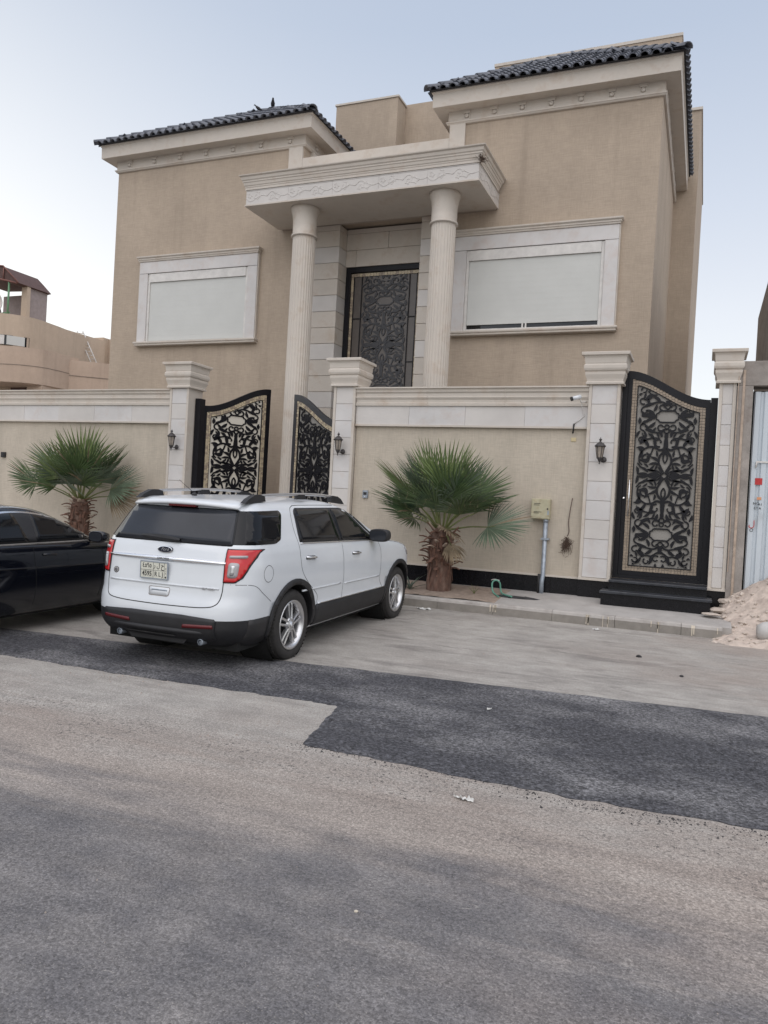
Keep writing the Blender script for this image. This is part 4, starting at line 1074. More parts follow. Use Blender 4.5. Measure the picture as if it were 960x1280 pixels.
# entrance: slab-faced piers, lintel, tall door
def entrance():
    def slabs(x0, x1, yf, z0, z1, y1, m='stone', name='facing_slab', step=.372):
        z = z0; i = 0
        while z < z1-.02:
            zt = min(z+step, z1); MB().box(x0, x1, yf, y1, z+.004, zt-.004, .006).build(name, 'stone' if i % 3 else 'marble2', VT); z = zt; i += 1
    for (a, b_) in ((-8.72, -8.06), (-6.07, -5.45)):
        MB().box(a+.012, b_-.012, 15.955, 16.47, .4, 8.118).build('pier_core', 'joint', VT)
        slabs(a, b_, 15.94, .55, 8.117, 16.49)
    # lintel in two courses of two stones
    MB().box(-8.058, -6.072, 16.34, 16.49, 7.24, 8.117).build('lintel_core', 'joint', VT)
    for (a, b_, z0, z1) in ((-8.055, -7.80, 7.24, 7.62), (-7.795, -6.075, 7.24, 7.62), (-8.055, -7.0, 7.625, 8.0), (-6.995, -6.075, 7.625, 8.0), (-8.055, -6.075, 8.003, 8.116)):
        MB().box(a+.002, b_-.002, 16.32, 16.345, z0+.002, z1-.003).build('lintel_slab', 'stone', VT)
    d = bpy.data.objects.new('door', MB().box(-8.05, -7.93, 16.36, 16.48, .6, 7.235).build('door', 'iron', None, mesh_only=True)); COL.objects.link(d)
    d.parent = VT; d.data.transform(Matrix.Translation(-wloc(VT)))
    X0, X1 = -7.93, -6.19
    MB().box(-6.19, -6.08, 16.36, 16.48, .6, 7.235).build('door_jamb', 'iron', d)
    MB().box(X0, X1, 16.36, 16.48, 7.12, 7.235).build('door_head', 'iron', d)
    MB().box(X0, X1, 16.43, 16.45, .6, 7.12).build('door_glass', 'backingd', d)
    mb = MB(); rnd = random.Random(9); z = .6
    while z < 7.06:
        mb.mi = rnd.random() < .5
        mb.box(X0+.004, X0+.07, 16.405+rnd.uniform(0, .004), 16.43, z+.003, z+.064); mb.box(X1-.07, X1-.004, 16.405, 16.43, z+.003, z+.064); z += .067
    x = X0+.07
    while x < X1-.09: mb.mi = rnd.random() < .5; mb.box(x+.003, x+.067, 16.404+rnd.uniform(0, .004), 16.43, 7.03, 7.10); x += .07
    tag(mb.build('mosaic_border', ['mosaic', 'mosaicl'], d), kind='stuff')
    sx0, sx1 = X0+.28, X1-.27
    for xx in (X0+.078, X1-.09, sx0, sx1):
        MB().box(xx-.008, xx+.008, 16.40, 16.428, .6, 7.02).build('glazing_bar', 'iron', d)
    for zz in (6.05, 5.02, 4.0, 3.0, 2.0):
        MB().box(X0+.087, sx0-.009, 16.402, 16.427, zz-.008, zz+.008).build('glazing_bar', 'iron', d); MB().box(sx1+.009, X1-.099, 16.402, 16.427, zz-.008, zz+.008).build('glazing_bar', 'iron', d)
    me = scroll_mesh(sx1-sx0-.02, 6.3, lambda x, z: True, 'scrollwork', 'irongrey', reps=2)
    o = bpy.data.objects.new('scrollwork', me); COL.objects.link(o); o.parent = d; o.location = Vector((sx0+.01, 16.412, .70))-wloc(d)
entrance()

# windows with roller shutters
def window(x0, x1, z0, z1, gap):
    w = bpy.data.objects.new('window', MB().box(x0+.3, x1-.3, 15.985, 15.999, z0+.15, z1-.32).build('window', 'glassdk', None, mesh_only=True)); COL.objects.link(w); w.parent = VT; w.data.transform(Matrix.Translation(-wloc(VT)))
    yo = 15.90
    MB().box(x0+.07, x0+.33, yo, 15.999, z0+.11, z1-.44, .004).build('jamb', 'marble', w)
    MB().box(x1-.33, x1-.07, yo, 15.999, z0+.11, z1-.44, .004).build('jamb', 'marble', w)
    MB().box(x0+.07, x1-.07, yo, 15.999, z1-.432, z1-.14, .004).build('lintel', 'marble', w)
    for a, b_ in ((x0+.045, x0+.068), (x1-.068, x1-.045)): MB().box(a, b_, yo+.02, 15.999, z0+.11, z1-.14).build('edge_strip', 'stone', w)
    c = MB(); rect_loft(c, x0+.07, x1-.07, yo, 15.998, [(.0, z1-.138), (.02, z1-.13), (.025, z1-.10), (.04, z1-.09), (.04, z1-.06), (.065, z1-.04), (.07, z1-.03), (.07, z1-.005), (.0, z1+.01)]); c.build('cap_moulding', 'stone', w)
    c = MB(); rect_loft(c, x0+.07, x1-.07, yo, 15.998, [(.02, z0), (.045, z0+.01), (.05, z0+.03), (.035, z0+.045), (.06, z0+.06), (.065, z0+.085), (.06, z0+.105), (.0, z0+.108)]); c.build('sill', 'stone', w)
    # inner frame
    ix0, ix1 = x0+.335, x1-.335
    for a, b_ in ((ix0, ix0+.06), (ix1-.06, ix1)): MB().box(a, b_, 15.93, 15.984, z0+.112, z1-.445).build('guide_rail', 'alu', w)
    MB().box(ix0+.062, ix1-.062, 15.915, 15.984, z1-.66, z1-.446).build('shutter_box', 'alu', w)
    # shutter curtain, one slat at a time
    zt, zb = z1-.664, z0+.135+gap; n = max(1, int((zt-zb)/.115)); h = (zt-zb)/n; sm = MB()
    sm.box(ix0+.064, ix1-.064, 15.95, 15.972, 0, h-.0003, .0006); me = sm.build('shutter_slat', 'shutter', None, mesh_only=True)
    for k in range(n): inst('shutter_slat', me, (0, 0, zb+k*h), parent=None).parent = w; 
    for o in [q for q in w.children if q.name.startswith('shutter_slat')]: o.location = Vector((0, 0, o.location.z))-wloc(w)
    if gap:
        b = MB(); b.box(ix0+.064, ix1-.064, 15.94, 15.983, z0+.112, z0+.15); xm = (ix0+ix1)/2-.12
        b.box(xm-.05, xm-.02, 15.94, 15.983, z0+.15, z0+.135+gap); b.box(xm+.02, xm+.05, 15.94, 15.983, z0+.15, z0+.135+gap); b.build('sash', 'alu', w)
    return w
window(-13.80, -10.14, 5.46, 7.75, 0.0)
window(-5.32, -1.78, 5.44, 7.71, .105)

# nest in the canopy corner, pigeons on the left roof
b = MB(); rnd = random.Random(4)
for k in range(60):
    c = Vector((-4.33, 14.39, 8.50)); p = c+Vector((rnd.gauss(0, .035), rnd.gauss(0, .03), rnd.gauss(0, .035))); q = p+Vector((rnd.gauss(0, .05), rnd.gauss(0, .05), rnd.gauss(0, .04)))
    b.tube([p, (p+q)/2+Vector((0, 0, .01)), q], .004, 4)
tag(b.build('bird_nest', 'scorch'), 'small dark twig nest in the right front corner of the porch cornice', 'nest')
def bird(loc, yaw, sc, label):
    b = MB()
    body = [(0, -.15, .00, .004), (0, -.10, .02, .03), (0, -.03, .05, .055), (0, .05, .08, .06), (0, .10, .12, .04), (0, .12, .155, .028), (0, .14, .175, .026), (0, .165, .17, .012), (0, .19, .16, .002)]
    ca, sa = math.cos(yaw), math.sin(yaw); prev = None; first = None
    for (x, y, z, r) in body:
        pts = []
        for k in range(10):
            a = 2*math.pi*k/10; lx = r*math.cos(a); lz = z+r*1.05*math.sin(a); pts.append((loc[0]+sc*(lx*ca-y*sa), loc[1]+sc*(lx*sa+y*ca), loc[2]+sc*(lz+.05)))
        prev = b.ring(pts, True, prev); first = first or prev
    b.cap(first, True); b.cap(prev)
    for s_ in (-1, 1):
        lx, y = .02*s_, .02; b.tube([(loc[0]+sc*(lx*ca-y*sa), loc[1]+sc*(lx*sa+y*ca), loc[2]+sc*.08), (loc[0]+sc*(lx*ca-y*sa), loc[1]+sc*(lx*sa+y*ca), loc[2]-.04)], .006, 5)
    tag(b.build('pigeon', mat('pigeon_dark', (.03, .03, .035), .7)), label, 'bird', 'pigeons on the left roof')
bird((-11.98, 18.3, 12.42), 2.0, .75, 'small dark pigeon perched left of the other on the left roof')
bird((-11.62, 18.45, 12.52), -2.6, .95, 'larger dark pigeon perched on the peak of the left roof')
# ============================================================ vehicles
def lerp_slices(SL, n):
    """SL rows: z, hw, yr, yf, rr, rf -> n smooth rows"""
    zs = [s[0] for s in SL]; out = []
    def cub(k, z):
        i = max(j for j in range(len(SL)) if SL[j][0] <= z+1e-9); i = min(i, len(SL)-2)
        a, b = SL[i], SL[i+1]; t = (z-a[0])/(b[0]-a[0])
        def slope(j):
            if j == 0: return (SL[1][k]-SL[0][k])/(SL[1][0]-SL[0][0])
            if j == len(SL)-1: return (SL[-1][k]-SL[-2][k])/(SL[-1][0]-SL[-2][0])
            s0 = (SL[j][k]-SL[j-1][k])/(SL[j][0]-SL[j-1][0]); s1 = (SL[j+1][k]-SL[j][k])/(SL[j+1][0]-SL[j][0])
            return 0 if s0*s1 <= 0 else 2*s0*s1/(s0+s1)
        m0, m1 = slope(i), slope(i+1); h = b[0]-a[0]; t2, t3 = t*t, t*t*t
        return (2*t3-3*t2+1)*a[k]+(t3-2*t2+t)*h*m0+(-2*t3+3*t2)*b[k]+(t3-t2)*h*m1
    allz = []
    for i in range(len(zs)-1):
        m_ = max(2, round((zs[i+1]-zs[i])/n))
        for k in range(m_): allz.append(zs[i]+(zs[i+1]-zs[i])*k/m_)
    allz.append(zs[-1])
    return [[z]+[cub(k, z) for k in range(1, 6)] for z in allz]
def outline(row, taper=.05, bulge=.03):
    z, hw, yr, yf, rr, rf = row; pts = []
    rr = min(rr, hw*.95, (yf-yr)/2.2); rf = min(rf, hw*.95, (yf-yr)/2.2); ym = (yr+yf)/2
    def add(x, y):
        t = (y-ym)/max(.1, (yf-yr)/2); f = 1-taper*abs(t)**3
        pts.append((x*f, y))
    # start at rear centre, go right side forwards, front, left side back
    nb = 8
    for k in range(nb): u = k/nb; add((hw-rr)*u, yr+bulge*u*u*.6)
    for k in range(9): a = R(-90+90*k/8); add(hw-rr+rr*math.cos(a), yr+bulge*.6+(rr)*(1+math.sin(a)))
    for k in range(1, 24): u = k/24; add(hw, yr+bulge*.6+rr+(yf-bulge-rf-(yr+bulge*.6+rr))*u)
    for k in range(9): a = R(90*k/8); add(hw-rf+rf*math.cos(a), yf-bulge-rf+rf*math.sin(a))
    for k in range(1, nb+1): u = 1-k/nb; add((hw-rf)*u, yf-bulge*u*u)
    left = [(-x, y) for x, y in pts[1:-1]][::-1]
    return pts+left
def car_body(SL, wheels, wr, step=.035, taper=.05, zcap=.02, roof_n=6):
    rows = lerp_slices(SL, step); mb = MB(); prev = None; first = None
    for r_ in rows:
        prev = mb.ring([(x, y, r_[0]) for x, y in outline(r_, taper)], True, prev); first = first or prev
    mb.cap(first, True)
    # crowned roof cap: concentric shrinking rings
    top = rows[-1]; base = outline(top, taper); cx = 0; cy = (top[2]+top[3])/2
    for k in range(1, roof_n):
        f = 1-k/roof_n; zz = top[0]+zcap*(1-f*f)
        prev = mb.ring([(cx+(x-cx)*f, cy+(y-cy)*f, zz) for x, y in base], True, prev)
    mb.cap(prev, smooth=True)
    bmesh.ops.recalc_face_normals(mb.bm, faces=mb.bm.faces)
    bvh = BVHTree.FromBMesh(mb.bm)
    me = bpy.data.meshes.new('body'); mb.bm.to_mesh(me); mb.bm.free()
    o = bpy.data.objects.new('tmp_body', me); COL.objects.link(o); cutters = []
    for yw, zw in wheels:
        for s in (-1, 1):
            c = MB(); c.lathe([(wr, .60*s), (wr, 1.25*s)], (0, yw, zw), 40, 'x', smooth=False); co = c.build('tmp_cut', 'void'); cutters.append(co)
            md = o.modifiers.new('b', 'BOOLEAN'); md.operation = 'DIFFERENCE'; md.object = co; md.solver = 'EXACT'
    dg = bpy.context.evaluated_depsgraph_get(); m2 = bpy.data.meshes.new_from_object(o.evaluated_get(dg)); m2.name = 'body'
    bpy.data.objects.remove(o)
    for c in cutters: bpy.data.objects.remove(c)
    return m2, bvh
def clean2(poly):
    out = []
    for p in poly:
        if not out or math.hypot(p[0]-out[-1][0], p[1]-out[-1][1]) > 1e-4: out.append(p)
    return out
def patch(bvh, poly, axis, off, step=.08, sgn=1, depth=.012, lift=None):
    """panel cut to a 2D outline and laid on the body. axis 'x': poly=(y,z) on side sgn; 'y': poly=(x,z) on rear(sgn -1)/front(+1); 'z': poly=(x,y) from the top"""
    bm = bmesh.new(); poly = clean2(poly)
    f = bm.faces.new([bm.verts.new((u, v, 0)) for u, v in poly])
    us = [p[0] for p in poly]; vs = [p[1] for p in poly]
    def cut(ax, lo, hi):
        n = int((hi-lo)/step)
        for k in range(1, n+1):
            c = lo+(hi-lo)*k/(n+1)
            bmesh.ops.bisect_plane(bm, geom=bm.verts[:]+bm.edges[:]+bm.faces[:], plane_co=(c, 0, 0) if ax == 0 else (0, c, 0), plane_no=(1, 0, 0) if ax == 0 else (0, 1, 0))
    cut(0, min(us), max(us)); cut(1, min(vs), max(vs))
    bmesh.ops.triangulate(bm, faces=[g for g in bm.faces if len(g.verts) > 4])
    for v in bm.verts:
        u, w = v.co.x, v.co.y
        if axis == 'x': o_, d = Vector((3*sgn, u, w)), Vector((-sgn, 0, 0))
        elif axis == 'y': o_, d = Vector((u, 2.5+5*sgn, w)), Vector((0, -sgn, 0))
        else: o_, d = Vector((u, w, 4)), Vector((0, 0, -1))
        hit, nrm, _, _ = bvh.ray_cast(o_, d)
        if hit is None: hit = bvh.find_nearest(Vector((sgn, u, w)) if axis == 'x' else Vector((u, 0 if sgn < 0 else 5, w)))[0]; nrm = -d
        if nrm.dot(d) > 0: nrm = -nrm
        n_ = (nrm*.5-d*.5).normalized()
        v.co = hit+n_*off
        if lift: v.co += lift(u, w)
    for g in bm.faces: g.smooth = True
    dv = {'x': Vector((-sgn, 0, 0)), 'y': Vector((0, -sgn, 0)), 'z': Vector((0, 0, -1))}[axis]
    r = bmesh.ops.extrude_edge_only(bm, edges=[e for e in bm.edges if e.is_boundary])
    for e in r['geom']:
        if isinstance(e, bmesh.types.BMVert): e.co += dv*(off+depth)
        elif isinstance(e, bmesh.types.BMFace): e.smooth = False
    m_ = MB(); m_.bm.free(); m_.bm = bm; return m_
def seam(bvh, pts, axis, sgn, w=.006, off=.0012, n=6, cat=True):
    """thin dark gap line laid on the body"""
    P = catmull([(a, b, 0) for a, b in pts], n) if cat else [Vector((a, b, 0)) for a, b in pts]
    m_ = MB(); prev = None
    for i, p in enumerate(P):
        t = (P[min(i+1, len(P)-1)]-P[max(i-1, 0)]).normalized(); nx, ny = -t.y*w/2, t.x*w/2; cur = []
        for s in (1, -1):
            u, v = p.x+nx*s, p.y+ny*s
            o_, d = (Vector((3*sgn, u, v)), Vector((-sgn, 0, 0))) if axis == 'x' else (Vector((u, 2.5+5*sgn, v)), Vector((0, -sgn, 0)))
            hit, nrm, _, _ = bvh.ray_cast(o_, d)
            if hit is None: cur = None; break
            cur.append(m_.bm.verts.new(hit-d*off))
        if cur and prev: m_.bm.faces.new((prev[0], prev[1], cur[1], cur[0]))
        prev = cur
    return m_
def arcp(c, r, a0, a1, n=16): return [(c[0]+r*math.cos(R(a0+(a1-a0)*k/n)), c[1]+r*math.sin(R(a0+(a1-a0)*k/n))) for k in range(n+1)]
def roundpoly(P, r=.03, n=4):
    out = []; m_ = len(P)
    for i in range(m_):
        a, b, c = Vector(P[i-1]), Vector(P[i]), Vector(P[(i+1) % m_]); d0 = (a-b); d1 = (c-b); q = min(r, d0.length*.45, d1.length*.45)
        p0 = b+d0.normalized()*q; p1 = b+d1.normalized()*q
        for k in range(n+1): t = k/n; p = p0*(1-t)**2+b*2*t*(1-t)+p1*t*t; out.append((p.x, p.y))
    return out

def make_wheel(parent, x, y, z, s, r=.385, w=.25, rim=.262, spokes=5, double=True):
    """wheel > tyre, rim ; s = +1 right side"""
    wh = bpy.data.objects.new('wheel', None)
    wh = bpy.data.objects.new('wheel', hub_mesh); COL.objects.link(wh); wh.parent = parent; wh.location = (x, y, z)
    if s < 0: wh.rotation_euler = (0, 0, math.pi)
    for nm, me in (('tyre', tyre_mesh), ('rim', rim_mesh)):
        o = bpy.data.objects.new(nm, me); COL.objects.link(o); o.parent = wh
    return wh
def wheel_meshes(r=.385, w=.25, rim=.265):
    t = MB(); h = w/2
    t.lathe([(rim-.01, -h+.02), (rim+.03, -h+.005), (r-.05, -h), (r-.018, -h+.018), (r-.004, -h+.045), (r, -h+.07), (r, -.055), (r-.009, -.052), (r-.009, -.043), (r, -.04), (r+.001, -.006), (r-.009, -.004), (r-.009, .004), (r+.001, .006), (r, .04), (r-.009, .043), (r-.009, .052), (r, .055), (r, h-.07), (r-.004, h-.045), (r-.018, h-.018), (r-.05, h), (rim+.03, h-.005), (rim-.01, h-.02)], (0, 0, 0), 56, 'x', caps=False)
    for k in range(56):   # tread blocks
        for sx in (-1, 1):
            a = 2*math.pi*(k+.5*(sx > 0))/56; c, s_ = math.cos(a), math.sin(a); rr = r+.003
            u = Vector((0, c, s_)); tt = Vector((0, -s_, c)); cc = Vector((sx*.086, 0, 0))+u*(r-.004)
            p = [cc+Vector((dx, 0, 0))+tt*dt+u*du for dx, dt, du in ((-.026, -.009, .008), (.026, -.009, .0), (.026, .009, .0), (-.026, .009, .008))]
            t.face(p)
    tm = t.build('tyre', 'rubber', None, mesh_only=True)
    q = MB(); q.lathe([(rim-.008, -h+.03), (rim-.03, -h+.05), (rim-.035, h-.05), (rim-.012, h-.022), (rim+.004, h-.016), (rim+.004, h-.006), (rim-.014, h-.008), (rim-.026, h-.035), (rim-.034, h-.05)], (0, 0, 0), 48, 'x', caps=False)
    xf = h-.030
    for k in range(5):
        a0 = 2*math.pi*k/5+R(90)
        for sd in (-1, 1):
            prev = None; first = None
            for i in range(7):
                t_ = i/6; rr = .055+(rim-.02-.055)*t_; off = sd*(.016+.017*t_+.006*math.sin(t_*3.1)); wd = .0125+.004*t_
                c, s_ = math.cos(a0), math.sin(a0); u = Vector((0, c, s_)); tt = Vector((0, -s_, c)); x_ = xf-.012+.020*(1-t_)**.5-.018*math.sin(math.pi*t_)*.3
                P = u*rr+tt*off
                cur = q.ring([P+tt*wd+Vector((x_-.04, 0, 0)), P+tt*wd*.9+Vector((x_, 0, 0)), P+tt*wd*.3+Vector((x_+.006, 0, 0)), P-tt*wd*.9+Vector((x_, 0, 0)), P-tt*wd+Vector((x_-.04, 0, 0))], True, prev, False)
                prev = cur; first = first or cur
            q.cap(first, True); q.cap(prev)
    q.lathe([(.0, xf-.03), (.085, xf-.03), (.08, xf+.004), (.055, xf+.014), (.036, xf+.016), (.034, xf+.024), (.0, xf+.026)], (0, 0, 0), 30, 'x')
    rm = q.build('rim', 'alloy', None, mesh_only=True)
    b = MB(); b.lathe([(0, -.08), (rim-.04, -.08), (rim-.04, .0), (.16, .0), (.16, .03), (0, .03)], (0, 0, 0), 32, 'x', smooth=False)
    for k in range(5):
        a = 2*math.pi*k/5+R(126); b.lathe([(0, xf+.012), (.011, xf+.012), (.009, xf-.02)], (0, .058*math.cos(a), .058*math.sin(a)), 8, 'x')
    hm = b.build('wheel', 'trim', None, mesh_only=True)
    return hm, tm, rm
hub_mesh, tyre_mesh, rim_mesh = wheel_meshes()

def suv():
    t = thing('parked_car', (-5.0, 6.30, 0), 'white family SUV with black lower cladding parked nose-in at the kerb', 'car')
    t.rotation_euler = (R(1.62), 0, 0); t.location.z = -.025
    SL = [(.27, .87, .16, 4.80, .34, .35), (.36, .93, .04, 4.93, .38, .40), (.46, .955, .0, 4.98, .38, .45), (.548, .962, .0, 5.0, .38, .5), (.68, .972, .018, 5.0, .38, .52), (.76, .98, .05, 4.99, .38, .55), (.90, .985, .07, 4.97, .38, .55),
          (1.0, .985, .085, 4.92, .38, .55), (1.08, .98, .095, 4.78, .37, .55), (1.14, .97, .11, 4.45, .36, .6), (1.185, .962, .125, 4.0, .34, .55), (1.215, .953, .135, 3.72, .33, .4), (1.283, .930, .168, 3.56, .30, .22), (1.36, .895, .215, 3.36, .28, .18),
          (1.48, .845, .295, 3.10, .26, .18), (1.58, .800, .365, 2.87, .24, .2), (1.612, .782, .388, 2.79, .24, .22), (1.655, .755, .42, 2.66, .24, .25), (1.695, .70, .47, 2.50, .24, .3), (1.715, .62, .55, 2.36, .25, .3)]
    wheels = ((1.08, .385), (4.14, .385))
    me, bvh = car_body(SL, wheels, .445, taper=.035, zcap=.035)
    me.materials.clear(); me.materials.append(M['paint_w']); me.materials.append(M['trim']); me.materials.append(M['carglass'])
    for p_ in me.polygons:
        c_ = p_.center
        p_.material_index = 1 if c_.z < .548 and (c_.y < .70 or c_.y > 4.5) else 0
        if 1.283 < c_.z < 1.612 and c_.y < .50+.6*(c_.z-1.28): p_.material_index = 2
        if min(math.hypot(c_.y-1.08, c_.z-.385), math.hypot(c_.y-4.14, c_.z-.385)) < .4448: p_.material_index = 1
    body = bpy.data.objects.new('body', me); COL.objects.link(body); body.parent = t
    L = True
    def P(name, mb, m, par=t): return mb.build(name, m, par, True)
    for yw, zw in wheels:       # wheel housings
        for s in (-1, 1):
            c = MB(); c.lathe([(.442, .52*s), (.442, .90*s)], (0, yw, zw), 36, 'x', caps=False)
            c.lathe([(.0, .52*s), (.442, .52*s)], (0, yw, zw), 36, 'x', caps=False); P('wheel_housing', c, 'void')
            make_wheel(t, .835*s, yw, zw, s)
    P('underbody', MB().box(-.80, .80, .25, 4.7, .22, .34), 'void')
    for s in (-1, 1):
        X = lambda poly, off, **k: patch(bvh, poly, 'x', off, sgn=s, **k)
        # cladding: arches, sill, rear corner, front corner
        def clad(poly, nm='cladding', off=.012, m='trim'): P(nm, X(poly, off, depth=.03), m)
        for yw in (1.08, 4.14):
            a_ = arcp((yw, .385), .505, -14, 194, 22); b_ = arcp((yw, .385), .441, 194, -14, 22)
            if yw > 4: a_ = arcp((yw, .385), .50, -12, 190, 22); b_ = arcp((yw, .385), .441, 190, -12, 22)
            clad(a_+b_, 'wheel_arch_trim', .016)
        clad([(1.60, .30), (3.62, .30), (3.66, .36), (3.655, .50), (3.64, .535), (1.60, .545), (1.585, .50)], 'sill_trim', .014)
        clad([(1.62, .548), (3.62, .538), (3.62, .549), (1.62, .559)], 'sill_chrome', .018, 'chrome')
        clad([(.26, .305), (.60, .305), (.600, .40), (.590, .552), (.26, .550)], 'bumper_cladding', .006, 'trimdust')
        clad([(4.66, .31), (4.85, .31), (4.9, .5), (4.65, .56)], 'bumper_cladding', .010)
        # side glass: one tinted band divided by B pillar, C pillar body-coloured
        quarter = roundpoly([(.335, 1.30), (.60, 1.29), (.70, 1.292), (.93, 1.42), (1.0, 1.60), (.96, 1.617), (.50, 1.612)], .03)
        quarter = roundpoly([(.28, 1.285), (.72, 1.283), (.84, 1.32), (1.01, 1.58), (.985, 1.617), (.48, 1.612)], .03)
        P('quarter_window', X(quarter, .0045), 'carglass')
        door_ = roundpoly([(1.225, 1.275), (3.12, 1.222), (3.16, 1.24), (2.62, 1.585), (2.48, 1.612), (1.36, 1.622), (1.31, 1.59)], .035)
        P('door_window_trim', X(roundpoly([(1.205, 1.262), (3.14, 1.205), (3.20, 1.235), (2.65, 1.60), (2.50, 1.63), (1.345, 1.64), (1.285, 1.60)], .04), .003), 'trim')
        P('rear_door_window', X(roundpoly([(1.225, 1.278), (2.19, 1.25), (2.155, 1.616), (1.36, 1.624), (1.31, 1.59)], .03), .0065), 'carglass')
        P('front_door_window', X(roundpoly([(2.25, 1.248), (3.09, 1.225), (3.12, 1.245), (2.61, 1.578), (2.47, 1.605), (2.215, 1.614)], .03), .0065), 'carglass')
        P('window_chrome', X([(1.205, 1.256), (3.14, 1.199), (3.14, 1.211), (1.205, 1.268)], .010, depth=.02), 'chrome')
        # seams
        for nm, pts in (('door_seam', [(1.33, 1.665), (1.235, 1.62), (1.175, 1.45), (1.18, 1.25), (1.20, 1.0), (1.35, .83), (1.60, .66), (1.61, .56)]), ('door_seam', [(2.235, 1.21), (2.25, 1.0), (2.27, .8), (2.27, .545)]), ('door_seam', [(3.36, 1.18), (3.42, 1.05), (3.44, .85), (3.44, .66), (3.55, .55)]), ('door_seam', [(1.33, 1.665), (1.6, 1.668), (2.45, 1.655), (2.75, 1.60), (3.18, 1.30)])):
            P(nm, seam(bvh, pts, 'x', s), 'void')
        P('bumper_seam', seam(bvh, [(.14, .90), (.32, .885), (.44, .80), (.60, .70)], 'x', s, .005), 'void')
        if s > 0:
            P('fuel_cap', seam(bvh, arcp((.53, .99), .085, 0, 360, 24), 'x', s, .005, cat=False), 'void')
        # door creases
        for (ya, yb, z_) in ((1.25, 2.2, .74), (2.3, 3.4, .72)):
            P('door_moulding', X([(ya, z_-.012), (yb, z_-.02), (yb, z_), (ya, z_+.008)], .006, depth=.01), 'paint_w')
        # handles
        for yh, zh in ((1.42, 1.10), (2.62, 1.075)):
            h = X(roundpoly([(yh-.12, zh-.020), (yh+.09, zh-.028), (yh+.11, zh-.01), (yh+.09, zh+.012), (yh-.10, zh+.02), (yh-.125, zh)], .012), .003, step=.05); P('handle_recess', h, 'trim')
            hit = bvh.ray_cast(Vector((3*s, yh, zh)), Vector((-s, 0, 0)))[0]; x_ = hit.x
            b = MB(); b.tube(catmull([(x_, yh-.115, zh+.005), (x_+.028*s, yh-.08, zh+.004), (x_+.036*s, yh, zh), (x_+.028*s, yh+.075, zh-.006), (x_, yh+.10, zh-.008)], 4), .0125, 8); P('door_handle', b, 'chrome')
        # mirror
        b = MB(); prev = None; first = None
        for i, (f, dx, dz) in enumerate(((.0, .0, 0), (.55, .0, 0), (.92, .0, 0), (1.0, 0, 0), (.97, 0, 0), (.9, 0, 0))):
            yy = 3.17-[.0, .0, .03, .09, .16, .17][i]; yy = [3.25, 3.235, 3.20, 3.13, 3.06, 3.052][i]
            pts = [(1.085*s+s*f*.135*math.copysign(abs(math.cos(a))**.6, math.cos(a)), yy, 1.275+f*.085*math.copysign(abs(math.sin(a))**.65, math.sin(a))) for a in [2*math.pi*k/20 for k in range(20)]]
            cur = b.ring(pts, True, prev); prev = cur; first = first or cur
        b.cap(prev); b.tube([(.90*s, 3.16, 1.225), (1.02*s, 3.15, 1.235)], .028, 8); mi = P('side_mirror', b, 'trim')
        b = MB(); b.prism([(1.085*s+s*.115*math.copysign(abs(math.cos(a))**.6, math.cos(a)), 1.275+.066*math.copysign(abs(math.sin(a))**.65, math.sin(a))) for a in [2*math.pi*k/20 for k in range(20)]], 'xz', 3.046, 3.05); P('mirror_glass', b, 'reglass', mi)
        # tail light wraps the corner: rear part + side part
        rear = patch(bvh, roundpoly([(.71*s, .925), (.80*s, .925), (.845*s, .965), (.876*s, 1.04), (.893*s, 1.10), (.912*s, 1.165), (.922*s, 1.235), (.705*s, 1.235)], .008), 'y', .014, sgn=-1, step=.022, depth=.03); tl = P('tail_light', rear, 'red')
        P('reversing_lamp', patch(bvh, roundpoly([(.735*s, .965), (.815*s, .965), (.825*s, 1.11), (.74*s, 1.115)], .03), 'y', .022, sgn=-1, step=.04), 'clear', tl)
        P('reversing_lamp_reflector', patch(bvh, roundpoly([(.755*s, .99), (.79*s, .99), (.795*s, 1.085), (.757*s, 1.085)], .015), 'y', .025, sgn=-1, step=.04), 'alloy', tl)
        P('indicator_lamp', patch(bvh, roundpoly([(.735*s, 1.155), (.87*s, 1.158), (.87*s, 1.185), (.735*s, 1.182)], .010), 'y', .022, sgn=-1, step=.04), 'clear', tl)
        P('light_surround', patch(bvh, roundpoly([(.70*s, .915), (.805*s, .915), (.855*s, .958), (.885*s, 1.035), (.902*s, 1.095), (.920*s, 1.16), (.928*s, 1.243), (.695*s, 1.246)], .008), 'y', .008, sgn=-1, step=.022, depth=.02), 'trim')
        # roof rail
        b = MB(); b.tube(catmull([(.665*s, .62, 1.718), (.665*s, .80, 1.765), (.668*s, 1.2, 1.782), (.668*s, 1.9, 1.788), (.66*s, 2.45, 1.765), (.65*s, 2.70, 1.718)], 6), .017, 8); rl = P('roof_rail', b, 'alloy')
        for (ya, yb, zz) in ((.46, .86, 1.70), (2.42, 2.80, 1.695)):
            f = MB(); pts = [(ya, zz-.01), (yb, zz+.01), (yb-.02, zz+.065), (yb-.10, zz+.082), (ya+.20, zz+.08), (ya+.07, zz+.035)]
            if ya > 2: pts = [(ya, zz), (yb, zz-.03), (yb-.10, zz+.04), (yb-.20, zz+.072), (ya+.03, zz+.082), (ya, zz+.06)]
            f.prism(pts, 'yz', .635*s, .695*s); P('rail_foot', f, 'trim', rl)
        f = MB(); f.prism([(1.55, 1.73), (1.78, 1.73), (1.74, 1.785), (1.59, 1.785)], 'yz', .648*s, .688*s); P('rail_foot', f, 'trim', rl)
        P('headlight', X(roundpoly([(4.45, .93), (4.72, .90), (4.76, 1.0), (4.55, 1.06), (4.35, 1.05)], .02), .006), 'clear')
        P('a_pillar_trim', X([(2.66, 1.60), (3.22, 1.245), (3.26, 1.26), (2.72, 1.615)], .004), 'trim')
